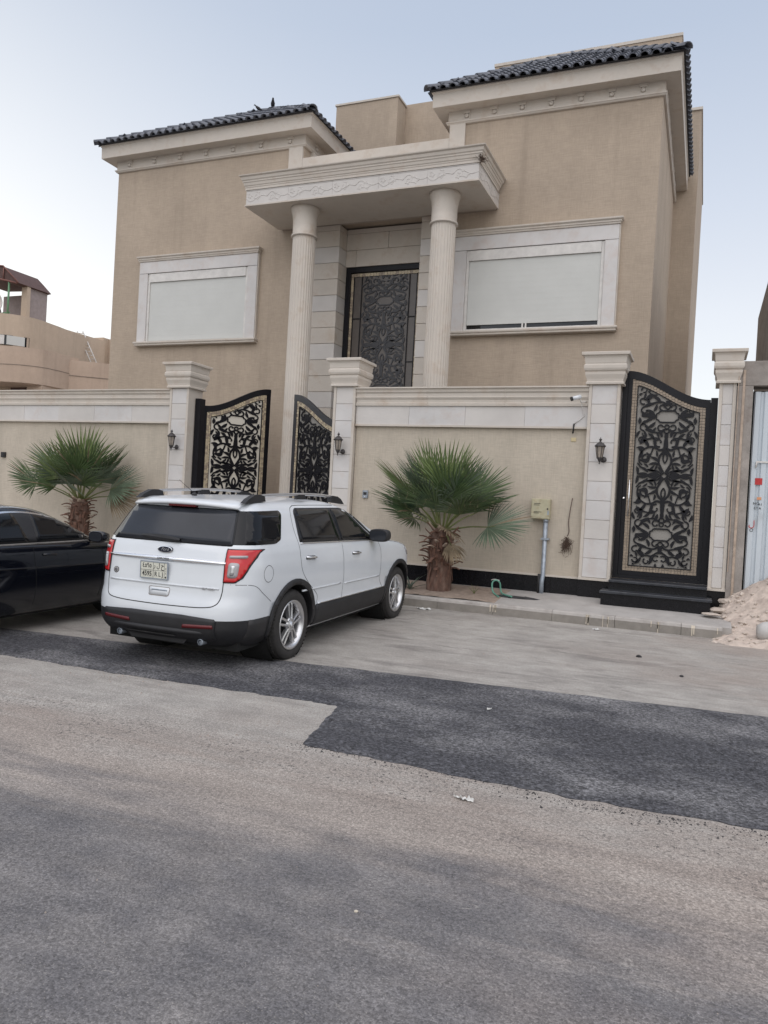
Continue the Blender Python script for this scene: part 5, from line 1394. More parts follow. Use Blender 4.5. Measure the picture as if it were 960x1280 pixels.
    # tailgate
    Y = lambda poly, off, **k: patch(bvh, poly, 'y', off, sgn=-1, **k)
    P('rear_window', Y(roundpoly([(-.725, 1.275), (.725, 1.275), (.70, 1.37), (.625, 1.612), (-.625, 1.612), (-.70, 1.37)], .03), .006), 'reglass')
    P('window_surround', Y(roundpoly([(-.74, 1.268), (.74, 1.268), (.715, 1.37), (.64, 1.625), (-.64, 1.625), (-.715, 1.37)], .03), .003), 'carglass')
    # glass that wraps from the tailgate to the quarter window
    for nm, pts in (('tailgate_seam', [(-.70, 1.25), (-.705, .95), (-.70, .80), (-.66, .70), (-.52, .665), (-.2, .655), (.2, .655), (.52, .665), (.66, .70), (.70, .80), (.705, .95), (.70, 1.25)]),):
        P(nm, seam(bvh, pts, 'y', -1, .009), 'void')
    P('tailgate_crease', Y([(-.67, .845), (.67, .845), (.67, .862), (-.67, .862)], .007, depth=.01), 'paint_w')
    bar = MB(); prev = None
    for k in range(21):
        u = -1+2*k/20; x_ = u*.715; hh = .024*(1-.45*abs(u)**3); h_ = bvh.ray_cast(Vector((x_, -2.5, 1.10)), Vector((0, 1, 0)))[0]
        prev = bar.ring([(x_, h_.y-.016*math.cos(a)-.006, 1.103+hh*math.sin(a)) for a in [2*math.pi*q/12 for q in range(12)]], True, prev)
        if k == 0: bar.cap(prev, True)
    bar.cap(prev); cb = P('chrome_bar', bar, 'chrome')
    def onrear(x, z, off=.0):
        hit, n, _, _ = bvh.ray_cast(Vector((x, -2.5, z)), Vector((0, 1, 0))); return hit+Vector((0, -off, 0))
    TR = lambda x, z, off: Matrix.Translation(onrear(x, z, off))@Matrix.Rotation(R(90), 4, 'X')
    text_mesh('bar_lettering', 'EXPLORER', .030, 'irongrey', cb, TR(0, 1.105, .024), .0006)
    # licence plate
    c = onrear(-.09, .98, .0); pl = MB(); pl.box(c.x-.165, c.x+.165, c.y-.030, c.y-.022, .90, 1.062, .003); plo = P('licence_plate', pl, 'plate')
    fr = MB()
    for q in ((c.x-.172, c.x+.172, .893, .902), (c.x-.172, c.x+.172, 1.060, 1.069), (c.x-.172, c.x-.164, .9025, 1.0595), (c.x+.164, c.x+.172, .9025, 1.0595)): fr.box(q[0], q[1], c.y-.033, c.y-.015, q[2], q[3])
    P('plate_frame', fr, 'galv', plo)
    yy = c.y-.0305
    T2 = lambda x, z: Matrix.Translation((c.x+x, yy, z))@Matrix.Rotation(R(90), 4, 'X')@Matrix.Scale(.85, 4, (1, 0, 0))
    text_mesh('plate_digits', '\u0664\u0665\u0669\u0665', .066, 'ink', plo, T2(-.085, 1.025), .0005, bold=.0012)
    text_mesh('plate_digits', '4595', .070, 'ink', plo, T2(-.085, .942), .0005, bold=.0012)
    text_mesh('plate_letters', 'R L J', .066, 'ink', plo, T2(.062, .942), .0005, bold=.0008)
    text_mesh('plate_letters', '\u0631 \u0644 \u062d', .066, 'ink', plo, T2(.062, 1.03), .0005, bold=.0008)
    ln = MB(); ln.box(c.x-.162, c.x+.13, yy-.0006, yy+.0004, .979, .982); ln.box(c.x-.008, c.x-.005, yy-.0006, yy+.0004, .905, 1.058); ln.box(c.x+.128, c.x+.131, yy-.0006, yy+.0004, .905, 1.058)
    ln.lathe([(0, yy-.001), (.010, yy-.001), (.010, yy)], (c.x+.147, 0, .918), 10, 'y'); P('plate_lines', ln, 'ink', plo)
    text_mesh('plate_letters', 'K\nS\nA', .024, 'ink', plo, T2(.147, .98), .0005)
    # oval emblem with script
    e = MB(); c2 = onrear(-.005, 1.195, .012); ov = [(c2.x+.088*math.cos(2*math.pi*k/28), c2.z+.034*math.sin(2*math.pi*k/28)) for k in range(28)]
    e.prism(ov, 'xz', c2.y-.008, c2.y+.02); em = P('emblem', e, mat('emblem_blue', (.010, .014, .03), .2, coat=.5))
    e = MB(); n_ = 28; pr = None
    for k in range(n_+1):
        a = 2*math.pi*k/n_; pr = e.ring([(c2.x+.090*math.cos(a), c2.y-.0085, c2.z+.036*math.sin(a)), (c2.x+.082*math.cos(a), c2.y-.0105, c2.z+.029*math.sin(a))], False, pr)
    P('emblem_rim', e, 'chrome', em)
    text_mesh('emblem_script', 'Ford', .048, 'alloy', em, Matrix.Translation((c2.x, c2.y-.010, c2.z+.002))@Matrix.Rotation(R(90), 4, 'X'), .0006, shear=.35)
    # round sticker, model badge, handle pocket, wiper
    c3 = onrear(-.60, .945, .004); s_ = MB(); s_.lathe([(0, c3.y-.002), (.033, c3.y-.002), (.033, c3.y+.003)], (c3.x, 0, c3.z), 20, 'y'); so = P('round_sticker', s_, 'darkband')
    s_ = MB(); s_.lathe([(.020, c3.y-.0035), (.024, c3.y-.0035), (.024, c3.y-.002)], (c3.x, 0, c3.z), 20, 'y', caps=False); P('sticker_ring', s_, 'alu', so)
    text_mesh('model_badge', 'XLT 4WD', .034, 'alloy', t, TR(.56, .845, .012), .002)
    hp = Y(roundpoly([(-.135, .735), (.105, .735), (.115, .82), (-.145, .82)], .02), .003); ho = P('handle_pocket', hp, 'paint_w')
    P('handle_slot', Y(roundpoly([(-.11, .782), (.085, .782), (.085, .796), (-.11, .796)], .005), .0045), 'galv', ho)
    P('handle_seam', seam(bvh, roundpoly([(-.135, .735), (.105, .735), (.115, .82), (-.145, .82)], .02)+[(-.135, .76)], 'y', -1, .005, .004, cat=False), 'joint', ho)
    w0, w1, w2 = onrear(.0, 1.285, .03), onrear(-.12, 1.315, .035), onrear(-.30, 1.34, .02)
    b = MB(); a_, c_ = onrear(.16, 1.298, .03), onrear(-.34, 1.322, .016)
    prev = None
    for t_ in (0, .15, .5, .8, 1): p = a_+(c_-a_)*t_; h_ = .010+.022*math.sin(math.pi*min(1, t_*.9+.1)); prev = b.ring([(p.x, p.y-.02, p.z-h_), (p.x, p.y-.028, p.z), (p.x, p.y-.02, p.z+h_), (p.x, p.y+.01, p.z)], True, prev, False)
    P('rear_wiper', b, 'trim')
    # spoiler with high stop lamp
    sp = MB(); prev = None; n_ = 14
    for k in range(n_+1):
        u = -1+2*k/n_; x_ = u*.655; dr = .03*u*u
        prev = sp.ring([(x_*1.0, .36+.06*u*u, 1.648-dr*.9), (x_, .335+.07*u*u, 1.668-dr), (x_, .40+.06*u*u, 1.700-dr), (x_*.97, .62, 1.728-dr*.6), (x_*.96, .70, 1.70-dr), (x_*.98, .50, 1.64-dr)], True, prev); 
        if k == 0: sp.cap(prev, True)
    sp.cap(prev); so = P('spoiler', sp, 'paint_w')
    b = MB(); b.box(-.17, .17, .352, .40, 1.628, 1.650, .004); P('high_stop_lamp', b, 'darkred', so)
    # bumper: black lower, reflectors, exhausts
    low = [(-.68, .54), (-.66, .562), (-.3, .578), (.3, .578), (.66, .562), (.68, .54), (.66, .36), (.60, .335), (-.60, .335), (-.66, .36)]
    P('rear_bumper', Y(low, .016, depth=.04, step=.06), 'trim')
    b = MB()
    prev = None
    for k in range(13):
        u = -1+2*k/12; x_ = u*.62; prev = b.ring([(x_, .02+.07*abs(u)**3, .38), (x_, -.035+.07*abs(u)**3, .40), (x_, -.035+.07*abs(u)**3, .43), (x_, .02+.07*abs(u)**3, .45)], True, prev)
    P('bumper_step', b, 'trim')
    b = MB(); b.prism([(-.45, .335), (.32, .335), (.27, .27), (-.38, .27)], 'xz', .10, .35); P('tow_cover', b, 'trim')
    P('bumper_lip', Y([(-.40, .355), (.22, .355), (.22, .368), (-.40, .368)], .025), 'trimdust')
    P('reflector', Y(roundpoly([(.32, .455), (.66, .47), (.655, .505), (.33, .49)], .008), .022, step=.05), 'darkred')
    P('reflector', Y(roundpoly([(-.32, .455), (-.66, .47), (-.655, .505), (-.33, .49)], .008), .022, step=.05), 'darkred')
    for s in (-1, 1):
        b = MB(); b.lathe([(.026, -.02), (.031, -.02), (.033, -.01), (.03, .25), (.026, .25)], (.50*s, .07, .318), 18, 'y', caps=False); b.lathe([(0, .0), (.028, .0)], (.50*s, .07, .318), 18, 'y', caps=False); P('exhaust_pipe', b, 'galv')
    # antenna
    b = MB(); b.lathe([(.0, 0), (.032, 0), (.026, .022), (.008, .034), (0, .035)], (-.18, .80, 1.735), 12); b.tube([(-.18, .80, 1.76), (-.25, .62, 1.90)], .0035, 5, r2=.002); P('antenna', b, 'trim')
    P('windscreen', patch(bvh, roundpoly([(-.78, 1.25), (.78, 1.25), (.66, 1.60), (-.66, 1.60)], .04), 'y', .004, sgn=1), 'carglass')
    P('grille', patch(bvh, roundpoly([(-.5, .72), (.5, .72), (.55, .95), (-.55, .95)], .04), 'y', .008, sgn=1), 'chrome')
    P('front_bumper', patch(bvh, roundpoly([(-.85, .32), (.85, .32), (.85, .55), (-.85, .55)], .04), 'y', .010, sgn=1), 'trim')
    P('bonnet_seam', seam(bvh, [(4.45, 1.06), (4.1, 1.13), (3.75, 1.165), (3.5, 1.19)], 'x', 1, .007), 'void')
    return t
suv()

def sedan():
    t = thing('parked_car', (-8.12, 4.62, .02), 'black four-door saloon parked nose-in left of the white SUV', 'car')
    t.rotation_euler = (R(1.0), 0, 0)
    SL = [(.18, .80, .18, 4.72, .25, .45), (.27, .86, .06, 4.84, .28, .5), (.40, .90, .01, 4.90, .28, .55), (.55, .915, .0, 4.91, .28, .6), (.70, .925, .0, 4.88, .28, .6), (.80, .925, .01, 4.80, .28, .6), (.88, .92, .03, 4.60, .25, .6), (.93, .912, .06, 4.35, .25, .6), (.975, .90, .10, 3.80, .25, .5), (1.0, .885, .22, 3.45, .25, .4), (1.04, .865, .55, 3.33, .2, .25),
          (1.12, .82, .95, 3.15, .2, .2), (1.22, .765, 1.18, 2.97, .2, .2), (1.32, .705, 1.42, 2.77, .2, .25), (1.385, .655, 1.60, 2.60, .22, .28), (1.415, .60, 1.74, 2.46, .25, .3), (1.43, .52, 1.90, 2.30, .28, .3)]
    wheels = ((1.05, .34), (3.90, .34))
    me, bvh = car_body(SL, wheels, .39, taper=.05, zcap=.02)
    me.materials.clear(); me.materials.append(M['paint_b'])
    body = bpy.data.objects.new('body', me); COL.objects.link(body); body.parent = t
    def P(name, mb, m, par=t): return mb.build(name, m, par, True)
    for yw, zw in wheels:
        for s in (-1, 1):
            c = MB(); c.lathe([(.387, .50*s), (.387, .86*s)], (0, yw, zw), 36, 'x', caps=False); c.lathe([(0, .5*s), (.387, .5*s)], (0, yw, zw), 36, 'x', caps=False); P('wheel_housing', c, 'void')
            w = make_wheel(t, .79*s, yw, zw, s); w.scale = (.9, .885, .885)
    P('underbody', MB().box(-.76, .76, .25, 4.6, .15, .26), 'void')
    for s in (-1, 1):
        X = lambda poly, off, **k: patch(bvh, poly, 'x', off, sgn=s, **k)
        arcw = catmull([(.98, 1.045, 0), (1.28, 1.20, 0), (1.62, 1.31, 0), (2.05, 1.355, 0), (2.45, 1.325, 0), (2.85, 1.21, 0), (3.22, 1.045, 0)], 5)
        arcl = [(p.x, p.y) for p in arcw]
        P('window_chrome', X([(.93, 1.006)]+[(p[0]+(-.012 if p[0] < 1.3 else .0), p[1]+.020) for p in arcl]+[(3.33, 1.012), (3.33, .998), (.93, .992)], .003), 'chrome')
        P('window_band', X([(.97, 1.010)]+arcl+[(3.25, 1.016)], .0045), 'trim')
        def band(y0, y1):
            top = [(p[0], p[1]-.012) for p in arcl if y0 <= p[0] <= y1]
            return top
        P('rear_door_window', X([(1.25, 1.022)]+band(1.30, 2.12)+[(2.16, 1.022)], .006), 'carglass')
        P('front_door_window', X([(2.27, 1.022)]+band(2.22, 3.02)+[(3.10, 1.05), (3.10, 1.024)], .006), 'carglass')
        P('door_seam', seam(bvh, [(2.18, 1.0), (2.20, .8), (2.24, .55), (2.24, .28)], 'x', s, .007), 'void')
        P('door_seam', seam(bvh, [(3.24, .99), (3.32, .8), (3.33, .5), (3.30, .28)], 'x', s, .007), 'void')
        P('door_seam', seam(bvh, [(1.22, 1.0), (1.18, .85), (1.40, .6), (1.50, .30)], 'x', s, .007), 'void')
        for yh in (1.50, 2.42):
            hit = bvh.ray_cast(Vector((3*s, yh, .87)), Vector((-s, 0, 0)))[0]; x_ = hit.x
            b = MB(); b.tube(catmull([(x_, yh-.10, .872), (x_+.026*s, yh-.07, .872), (x_+.032*s, yh, .870), (x_+.026*s, yh+.07, .866), (x_, yh+.10, .864)], 4), .013, 8); P('door_handle', b, 'paint_b')
        P('body_crease', X([(1.2, .735), (3.4, .700), (3.4, .712), (1.2, .752)], .007, depth=.01), 'paint_b')
        b = MB(); prev = None
        for i, (f, yy) in enumerate(((.25, 3.24), (.75, 3.20), (1, 3.12), (.98, 3.05), (.9, 3.045))):
            prev = b.ring([(1.03*s+s*f*.12*math.copysign(abs(math.cos(a))**.6, math.cos(a)), yy, 1.065+f*.070*math.copysign(abs(math.sin(a))**.65, math.sin(a))) for a in [2*math.pi*k/18 for k in range(18)]], True, prev)
            if i == 0: b.cap(prev, True)
        b.cap(prev); b.tube([(.87*s, 3.12, 1.01), (.97*s, 3.12, 1.03)], .022, 8); mi = P('side_mirror', b, 'paint_b')
        b = MB(); b.prism([(1.03*s+s*.10*math.copysign(abs(math.cos(a))**.6, math.cos(a)), 1.065+.055*math.copysign(abs(math.sin(a))**.65, math.sin(a))) for a in [2*math.pi*k/18 for k in range(18)]], 'xz', 3.038, 3.043); P('mirror_glass', b, 'reglass', mi)
        P('tail_light', patch(bvh, roundpoly([(.5*s, .72), (.86*s, .72), (.86*s, .86), (.55*s, .86)], .03), 'y', .006, sgn=-1), 'red')
        P('headlight', X(roundpoly([(4.30, .66), (4.62, .64), (4.60, .76), (4.20, .82)], .02), .006), 'clear')
        hit = bvh.ray_cast(Vector((3*s, 3.50, .765)), Vector((-s, 0, 0)))[0]
        if s > 0: text_mesh('fender_lettering', 'MALIBU', .048, 'chrome', t, Matrix.Translation(hit+Vector((.004, 0, 0)))@Matrix.Rotation(R(90), 4, 'Z')@Matrix.Rotation(R(90), 4, 'X')@Matrix.Scale(1.35, 4, (1, 0, 0)), .002)
    P('rear_window', patch(bvh, roundpoly([(-.62, 1.05), (.62, 1.05), (.52, 1.34), (-.52, 1.34)], .04), 'y', .004, sgn=-1), 'carglass')
    P('windscreen', patch(bvh, roundpoly([(-.68, 1.04), (.68, 1.04), (.52, 1.36), (-.52, 1.36)], .04), 'y', .004, sgn=1), 'carglass')
    P('licence_plate', patch(bvh, [(-.16, .62), (.16, .62), (.16, .78), (-.16, .78)], 'y', .01, sgn=-1), 'plate')
    return t
sedan()
# ============================================================ fan palms
def palm(loc, trunk_h, tr, fr_list, label, seed, lean=(0, 0)):
    rnd = random.Random(seed); t = thing('fan_palm', loc, label, 'palm tree', 'fan palms in front of the street wall')
    # trunk
    b = MB(); prev = None; n = 22
    for i in range(14):
        u = i/13; z = -.05+(trunk_h+.05)*u; r = tr*(1.04-.16*u) if u < .85 else tr*(.94-(u-.85)*2.0)
        pts = [((r+rnd.uniform(-.012, .016))*math.cos(6.283*k/n)+lean[0]*u, (r+rnd.uniform(-.012, .016))*math.sin(6.283*k/n)+lean[1]*u, z) for k in range(n)]
        prev = b.ring(pts, True, prev)
    b.cap(prev); b.build('trunk', 'bark', t, True)
    # hanging fibres and cut leaf bases
    for k in range(58):
        u = .34+.68*(k/58)**1.0; a = k*2.4; z = trunk_h*min(u, 1.0); r0 = tr*(.90 if u < .9 else .72)
        b = MB(); l = rnd.uniform(.14, .25); w = rnd.uniform(.04, .065); el = R(rnd.uniform(15, 55)); ca, sa = math.cos(a), math.sin(a)
        prev = None
        curl = rnd.uniform(-.3, .6)
        for i in range(5):
            s_ = i/4; e = el-curl*s_; rr = r0-.02+l*s_*math.cos(e); zz = z+l*s_*math.sin(e)-.03*s_*s_; wd = w*(1-.45*s_); th = .016*(1-.3*s_)
            prev = b.ring([(rr*ca-sa*wd, rr*sa+ca*wd, zz), (rr*ca+ca*.0, rr*sa, zz+th), (rr*ca+sa*wd, rr*sa-ca*wd, zz), (rr*ca, rr*sa, zz-th)], True, prev)
        b.cap(prev); b.build('leaf_base', 'bootcut' if rnd.random() < .18 else 'boot', t, True)
    b = MB()
    for k in range(150):
        a = rnd.uniform(0, 6.28); z = trunk_h*rnd.uniform(.08, .95); r0 = tr*rnd.uniform(.98, 1.03); l = rnd.uniform(.08, .2); p = Vector((r0*math.cos(a), r0*math.sin(a), z)); q = p+Vector((math.cos(a)*rnd.uniform(.0, .035), math.sin(a)*rnd.uniform(.0, .035), -l)); sd_ = Vector((-math.sin(a), math.cos(a), 0))*rnd.uniform(.006, .02)
        b.face([p-sd_, p+sd_, q+sd_*.5, q-sd_*.5])
    tag(b.build('trunk_fibre', 'boot', t, True), kind='stuff')
    # fronds
    for (az, el, pl, fl, nl, half, mt, droop, roll) in fr_list:
        az, el = R(az), R(el); b = MB(); base = Vector((0, 0, trunk_h-.04))+Vector((math.cos(az), math.sin(az), 0))*.05
        d = Vector((math.cos(az)*math.cos(el), math.sin(az)*math.cos(el), math.sin(el)))
        sdv = Vector((-math.sin(az), math.cos(az), 0)); sdv = Matrix.Rotation(R(roll), 3, d)@sdv; up = sdv.cross(d).normalized()
        if up.z < 0: up = -up
        # petiole, slightly arched
        P0, P1, P2 = base, base+d*pl*.55+Vector((0, 0, .03)), base+d*pl; path = catmull([P0, P1, P2, P2+d*fl*.18], 4); k_ = 0
        b.mi = 1; b.tube(path, .017, 6, r2=.006); b.mi = 0
        hub = P2; d2 = (d-Vector((0, 0, 1))*droop*.25).normalized()
        for k in range(nl):
            u = (k+.5)/nl*2-1; a = half*u+rnd.uniform(-1.3, 1.3); L_ = fl*(1-.30*abs(u)**2.2)*rnd.uniform(.93, 1.05)
            ra = R(a); dr = (d2*math.cos(ra)+sdv*math.sin(ra)).normalized(); cup = up*(.10*(1-math.cos(ra*1.2)))
            sv = dr.cross(up).normalized(); w = .023*rnd.uniform(.85, 1.15)*(1-.25*abs(u)); n_ = 6; prev = None
            split = rnd.uniform(.40, .52); dro = droop*rnd.uniform(.6, 1.5)+(.35 if rnd.random() < .05 else 0); tw = rnd.uniform(-.5, .5); dry = rnd.random() < .035
            b.mi = 2 if dry else 0
            for i in range(n_+1):
                s_ = [0, .18, .40, .58, .76, .90, 1][i]; wd = [.004, .62, 1.0, .82, .55, .28, .03][i]*w
                if i == 1: wd = L_*.18*math.radians(half*2/nl)*.55
                if i == 2: wd = min(w*1.15, L_*.4*math.radians(half*2/nl)*.52)
                c = hub+dr*L_*s_+cup*L_*s_-Vector((0, 0, 1))*dro*L_*.32*max(0, s_-.25)**2+sv*0
                fold = up*wd*.55; side = (sv*math.cos(tw*s_)+up*math.sin(tw*s_))
                if i == n_: prev = b.ring([c-side*wd, c, c+side*wd], False, prev, False)
                else: prev = b.ring([c-side*wd+fold, c, c+side*wd+fold], False, prev, False)
        # loose threads
        b.mi = 2
        for q in range(5):
            a = R(rnd.uniform(-half, half)*.8); p = hub+(d2*math.cos(a)+sdv*math.sin(a))*fl*rnd.uniform(.3, .7); q2 = p+Vector((rnd.gauss(0, .04), rnd.gauss(0, .04), -rnd.uniform(.05, .16)))
            b.tube([p, (p+q2)/2+Vector((.015, 0, 0)), q2], .0016, 3, caps=False)
        # keep the back of the crown clear of the wall
        lim = 13.10-loc[1]
        for v in b.bm.verts:
            if v.co.y > lim*.55: v.co.y = lim*.55+(lim*.42)*(1-math.exp(-(v.co.y-lim*.55)/(lim*.8)))
            zg = .02+.03*random.random()
            if v.co.z < zg: v.co.z = zg
        b.build('frond', [mt, 'stalk', 'leafdry'], t, True)
    return t
rnd = random.Random(21)
def crown(seed, extra, up_el=(50, 88)):
    r_ = random.Random(seed); L_ = []
    # (azimuth, elevation, petiole, fan length, leaflets, half spread, material, droop, roll)
    for k in range(4): L_.append((k*90+35+r_.uniform(-15, 15), r_.uniform(68, 86), r_.uniform(.58, .72), r_.uniform(.88, 1.0), 30, 80, r_.choice(['leafy', 'leaf']), .12, r_.uniform(-25, 25)))
    for az_ in (-20, 25, 70, 125, 165, 205, 250, 300): L_.append((az_+r_.uniform(-12, 12), r_.uniform(44, 62), r_.uniform(.55, .70), r_.uniform(.84, .98), 30, 84, r_.choice(['leaf', 'leafb', 'leafy']), .22, r_.uniform(-35, 35)))
    for az_ in (-35, 10, 150, 190, 230, 275, 315): L_.append((az_+r_.uniform(-10, 10), r_.uniform(28, 42), r_.uniform(.50, .64), r_.uniform(.78, .92), 28, 88, r_.choice(['leafb', 'leaf']), .3, r_.uniform(-35, 35)))
    return L_+extra
palm((-4.06, 12.42, .36), 1.04, .205, crown(3, [(-8, 8, .78, .80, 34, 100, 'leafb', .15, 38), (170, 20, .55, .75, 36, 90, 'leaf', .3, 30), (318, -38, .30, .42, 18, 50, 'leafdry', .7, 10), (-60, 5, .40, .5, 20, 60, 'leafdry', .9, -30)]), 'fan palm right of the white SUV, with a shaggy brown trunk', 5)
palm((-11.97, 12.42, .36), 1.15, .20, crown(8, [(184, 16, 1.15, .85, 28, 60, 'leaf', .2, 60), (6, 22, .72, .85, 34, 85, 'leafb', .3, 50), (12, 12, .6, .8, 30, 70, 'leafdry', .5, 60)]), 'fan palm at the left behind the black saloon', 9)

# ============================================================ neighbour on the left
nb = thing('neighbour_house', (-30, 28, 0), 'tan flat-roofed neighbouring house with rounded balcony at the left edge', 'house')
def wallrun(name, pts, th, z0, z1, m='neigh', coping=True):
    """wall following a plan polyline"""
    n = len(pts); b = MB(); nr = []
    for i in range(n):
        a = Vector(pts[max(0, i-1)]); c = Vector(pts[min(n-1, i+1)]); d = (c-a).normalized(); nr.append(Vector((-d.y, d.x)))
    prev = None
    for i, p in enumerate(pts):
        q = Vector(p)+nr[i]*th
        prev = b.ring([(p[0], p[1], z0), (p[0], p[1], z1), (q.x, q.y, z1), (q.x, q.y, z0)], True, prev, False)
        if i == 0: b.cap(prev, True)
    b.cap(prev); return b.build(name, m, nb)
def cp(P, n=5): return [(p.x, p.y) for p in catmull([(a, b_, 0) for a, b_ in P], n)]
main = [(-36, 24.0), (-33, 24.8)]+cp([(-31.2, 25.6), (-30.1, 26.25), (-29.55, 27.2), (-29.7, 28.8)])+[(-30.3, 31.5)]
b = MB(); b.prism([(p[0], p[1]) for p in main]+[(-40, 31.5), (-40, 24)], 'xy', 0, 9.58); b.build('main_wall', 'neigh2', nb)
bal = [(-36, 23.6), (-31, 24.3)]+cp([(-29.2, 24.75), (-28.1, 25.2), (-27.5, 25.9), (-27.42, 26.8)])+[(-27.5, 28.0)]
wallrun('balcony_parapet', bal, .2, 6.22, 7.78)
b = MB(); b.prism([(p[0]+.012, p[1]-.012) for p in bal[1:]]+[(p[0], p[1]) for p in bal[1:]][::-1], 'xy', 6.98, 7.005); b.build('render_joint', 'joint', nb)
b = MB(); b.prism([(p[0]-.03, p[1]+.03) for p in bal]+[(-40, 28), (-40, 23.6)], 'xy', 6.2, 6.35); b.build('balcony_slab', 'neigh', nb)
b = MB(); b.box(-40, -28.4, 26.4, 28, 0, 6.2); b.build('lower_wall', 'brown', nb)  # dark brown stands in for the shade of the opening under the balcony
b = MB(); b.box(-28.4, -27.5, 25.9, 28, 0, 6.2); b.build('lower_wall', 'neigh', nb)
b = MB(); b.prism([(-27.95, 27.0), (-26.15, 28.5), (-24.5, 30), (-24.5, 33), (-28.0, 33)], 'xy', 0, 7.62); b.build('side_block', 'neigh', nb)
b = MB(); b.prism([(-27.93, 26.985), (-26.13, 28.485), (-24.5, 29.985), (-24.5, 30), (-26.15, 28.5), (-27.95, 27.0)], 'xy', 6.9, 6.925); b.build('render_joint', 'joint', nb)
b = MB(); b.box(-33.5, -30.6, 30, 33, 0, 9.78); b.build('rear_block', 'neigh2', nb)
b = MB(); b.box(-32.6, -30.75, 33, 38, 0, 10.0); b.box(-30.75, -29.5, 33.4, 38, 0, 9.98); b.build('rear_block', 'neigh2', nb)
b = MB(); b.box(-28.9, -28.3, 28.2, 28.35, 7.62, 7.78); b.build('roof_block', 'brown', nb)
# strip window
def onmain(t): 
    return main
w_ = MB(); wp = [(-33, 24.78), (-31.2, 25.58), (-30.1, 26.22), (-29.62, 26.9)]
prev = None
for p in wp: prev = w_.ring([(p[0]-.0, p[1]-.03, 8.14), (p[0], p[1]-.03, 8.60), (p[0]+.03, p[1]+.1, 8.60), (p[0]+.03, p[1]+.1, 8.14)], True, prev, False)
wo = w_.build('window', 'glassdk', nb)
for i, (a, c) in enumerate((((-33, 24.74), (-31.25, 25.50)), ((-31.15, 25.56), (-30.18, 26.12)), ((-30.1, 26.17), (-29.66, 26.80)))):
    b = MB(); d = Vector((c[0]-a[0], c[1]-a[1])); nn = Vector((d.y, -d.x)).normalized()*.02
    for z0, z1 in ((8.16, 8.58),): b.prism([(a[0], a[1]), (c[0], c[1]), (c[0]+nn.x, c[1]+nn.y), (a[0]+nn.x, a[1]+nn.y)], 'xy', z0, z1)
    b.build('pane', 'shutter' if i == 2 else 'alu', wo)
# roof shed: wall with brown sheeting gable, green post, dish
b = MB(); b.box(-30.45, -30.10, 27.2, 27.4, 9.5, 11.12); b.build('shed_wall', 'neigh2', nb)
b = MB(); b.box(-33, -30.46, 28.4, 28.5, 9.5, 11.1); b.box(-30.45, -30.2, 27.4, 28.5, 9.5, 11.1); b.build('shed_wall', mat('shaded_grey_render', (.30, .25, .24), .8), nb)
b = MB(); b.prism([(-33, 11.5), (-31.6, 12.0), (-31.0, 11.93), (-30.6, 11.6), (-30.05, 11.12), (-30.35, 11.08), (-31.2, 11.32), (-33, 11.4)], 'xz', 26.6, 28.6); b.build('shed_roof', 'brown', nb)
b = MB()
b.tube([(-33, 26.55, 11.42), (-31.2, 26.55, 11.35), (-30.1, 26.58, 11.10)], .045, 6); b.tube([(-30.95, 26.56, 11.3), (-30.95, 26.56, 11.85)], .03, 6); b.tube([(-33, 26.55, 11.8), (-31.55, 26.55, 12.02), (-31.0, 26.57, 11.95), (-30.03, 26.6, 11.12)], .035, 6)
b.build('roof_frame', mat('rust_primer', (.17, .075, .06), .7), nb)
b = MB(); b.tube([(-30.62, 26.6, 9.55), (-30.60, 26.6, 11.2)], .045, 8); b.tube([(-31.2, 26.7, 9.75), (-30.6, 26.7, 9.78)], .04, 6); b.build('green_post', 'greenp', nb)
t = thing('satellite_dish', (-31.35, 26.55, 10.2), 'white satellite dish in the roof shelter at the left edge', 'dish')
b = MB(); b.lathe([(0, .16), (.22, .12), (.42, .02), (.50, -.06), (.50, -.08), (.41, -.01), (.20, .09), (0, .13)], (0, 0, 0), 24, 'y', caps=False); b.build('reflector', 'alu', t, True)
b = MB(); b.tube([(0, .15, 0), (0, .3, -.3), (0, .3, -.65)], .03, 6); b.build('stand', 'trim', t, True)
b = MB(); b.tube([(0, .12, -.4), (0, -.35, -.1)], .012, 5); b.build('feed_arm', 'alu', t, True)
t = thing('ladder', (-30.2, 31.2, 8.2), 'wooden ladder leaning on the rooftop of the neighbouring house', 'ladder')
A0, A1, B0, B1 = Vector((-29.55, 31.0, 8.1)), Vector((-31.13, 31.5, 9.97)), Vector((-29.20, 31.0, 8.1)), Vector((-30.74, 31.5, 9.95))
for (a, c) in ((A0, A1), (B0, B1)): b = MB(); b.tube([a, c, c+Vector((-.10, .08, .06)), c+Vector((-.2, .2, -.03))], .028, 6); b.build('rail', 'alu', t)
for k in range(9): u = .06+.9*k/8; b = MB(); b.tube([A0.lerp(A1, u), B0.lerp(B1, u)], .018, 6); b.build('rung', 'alu', t)

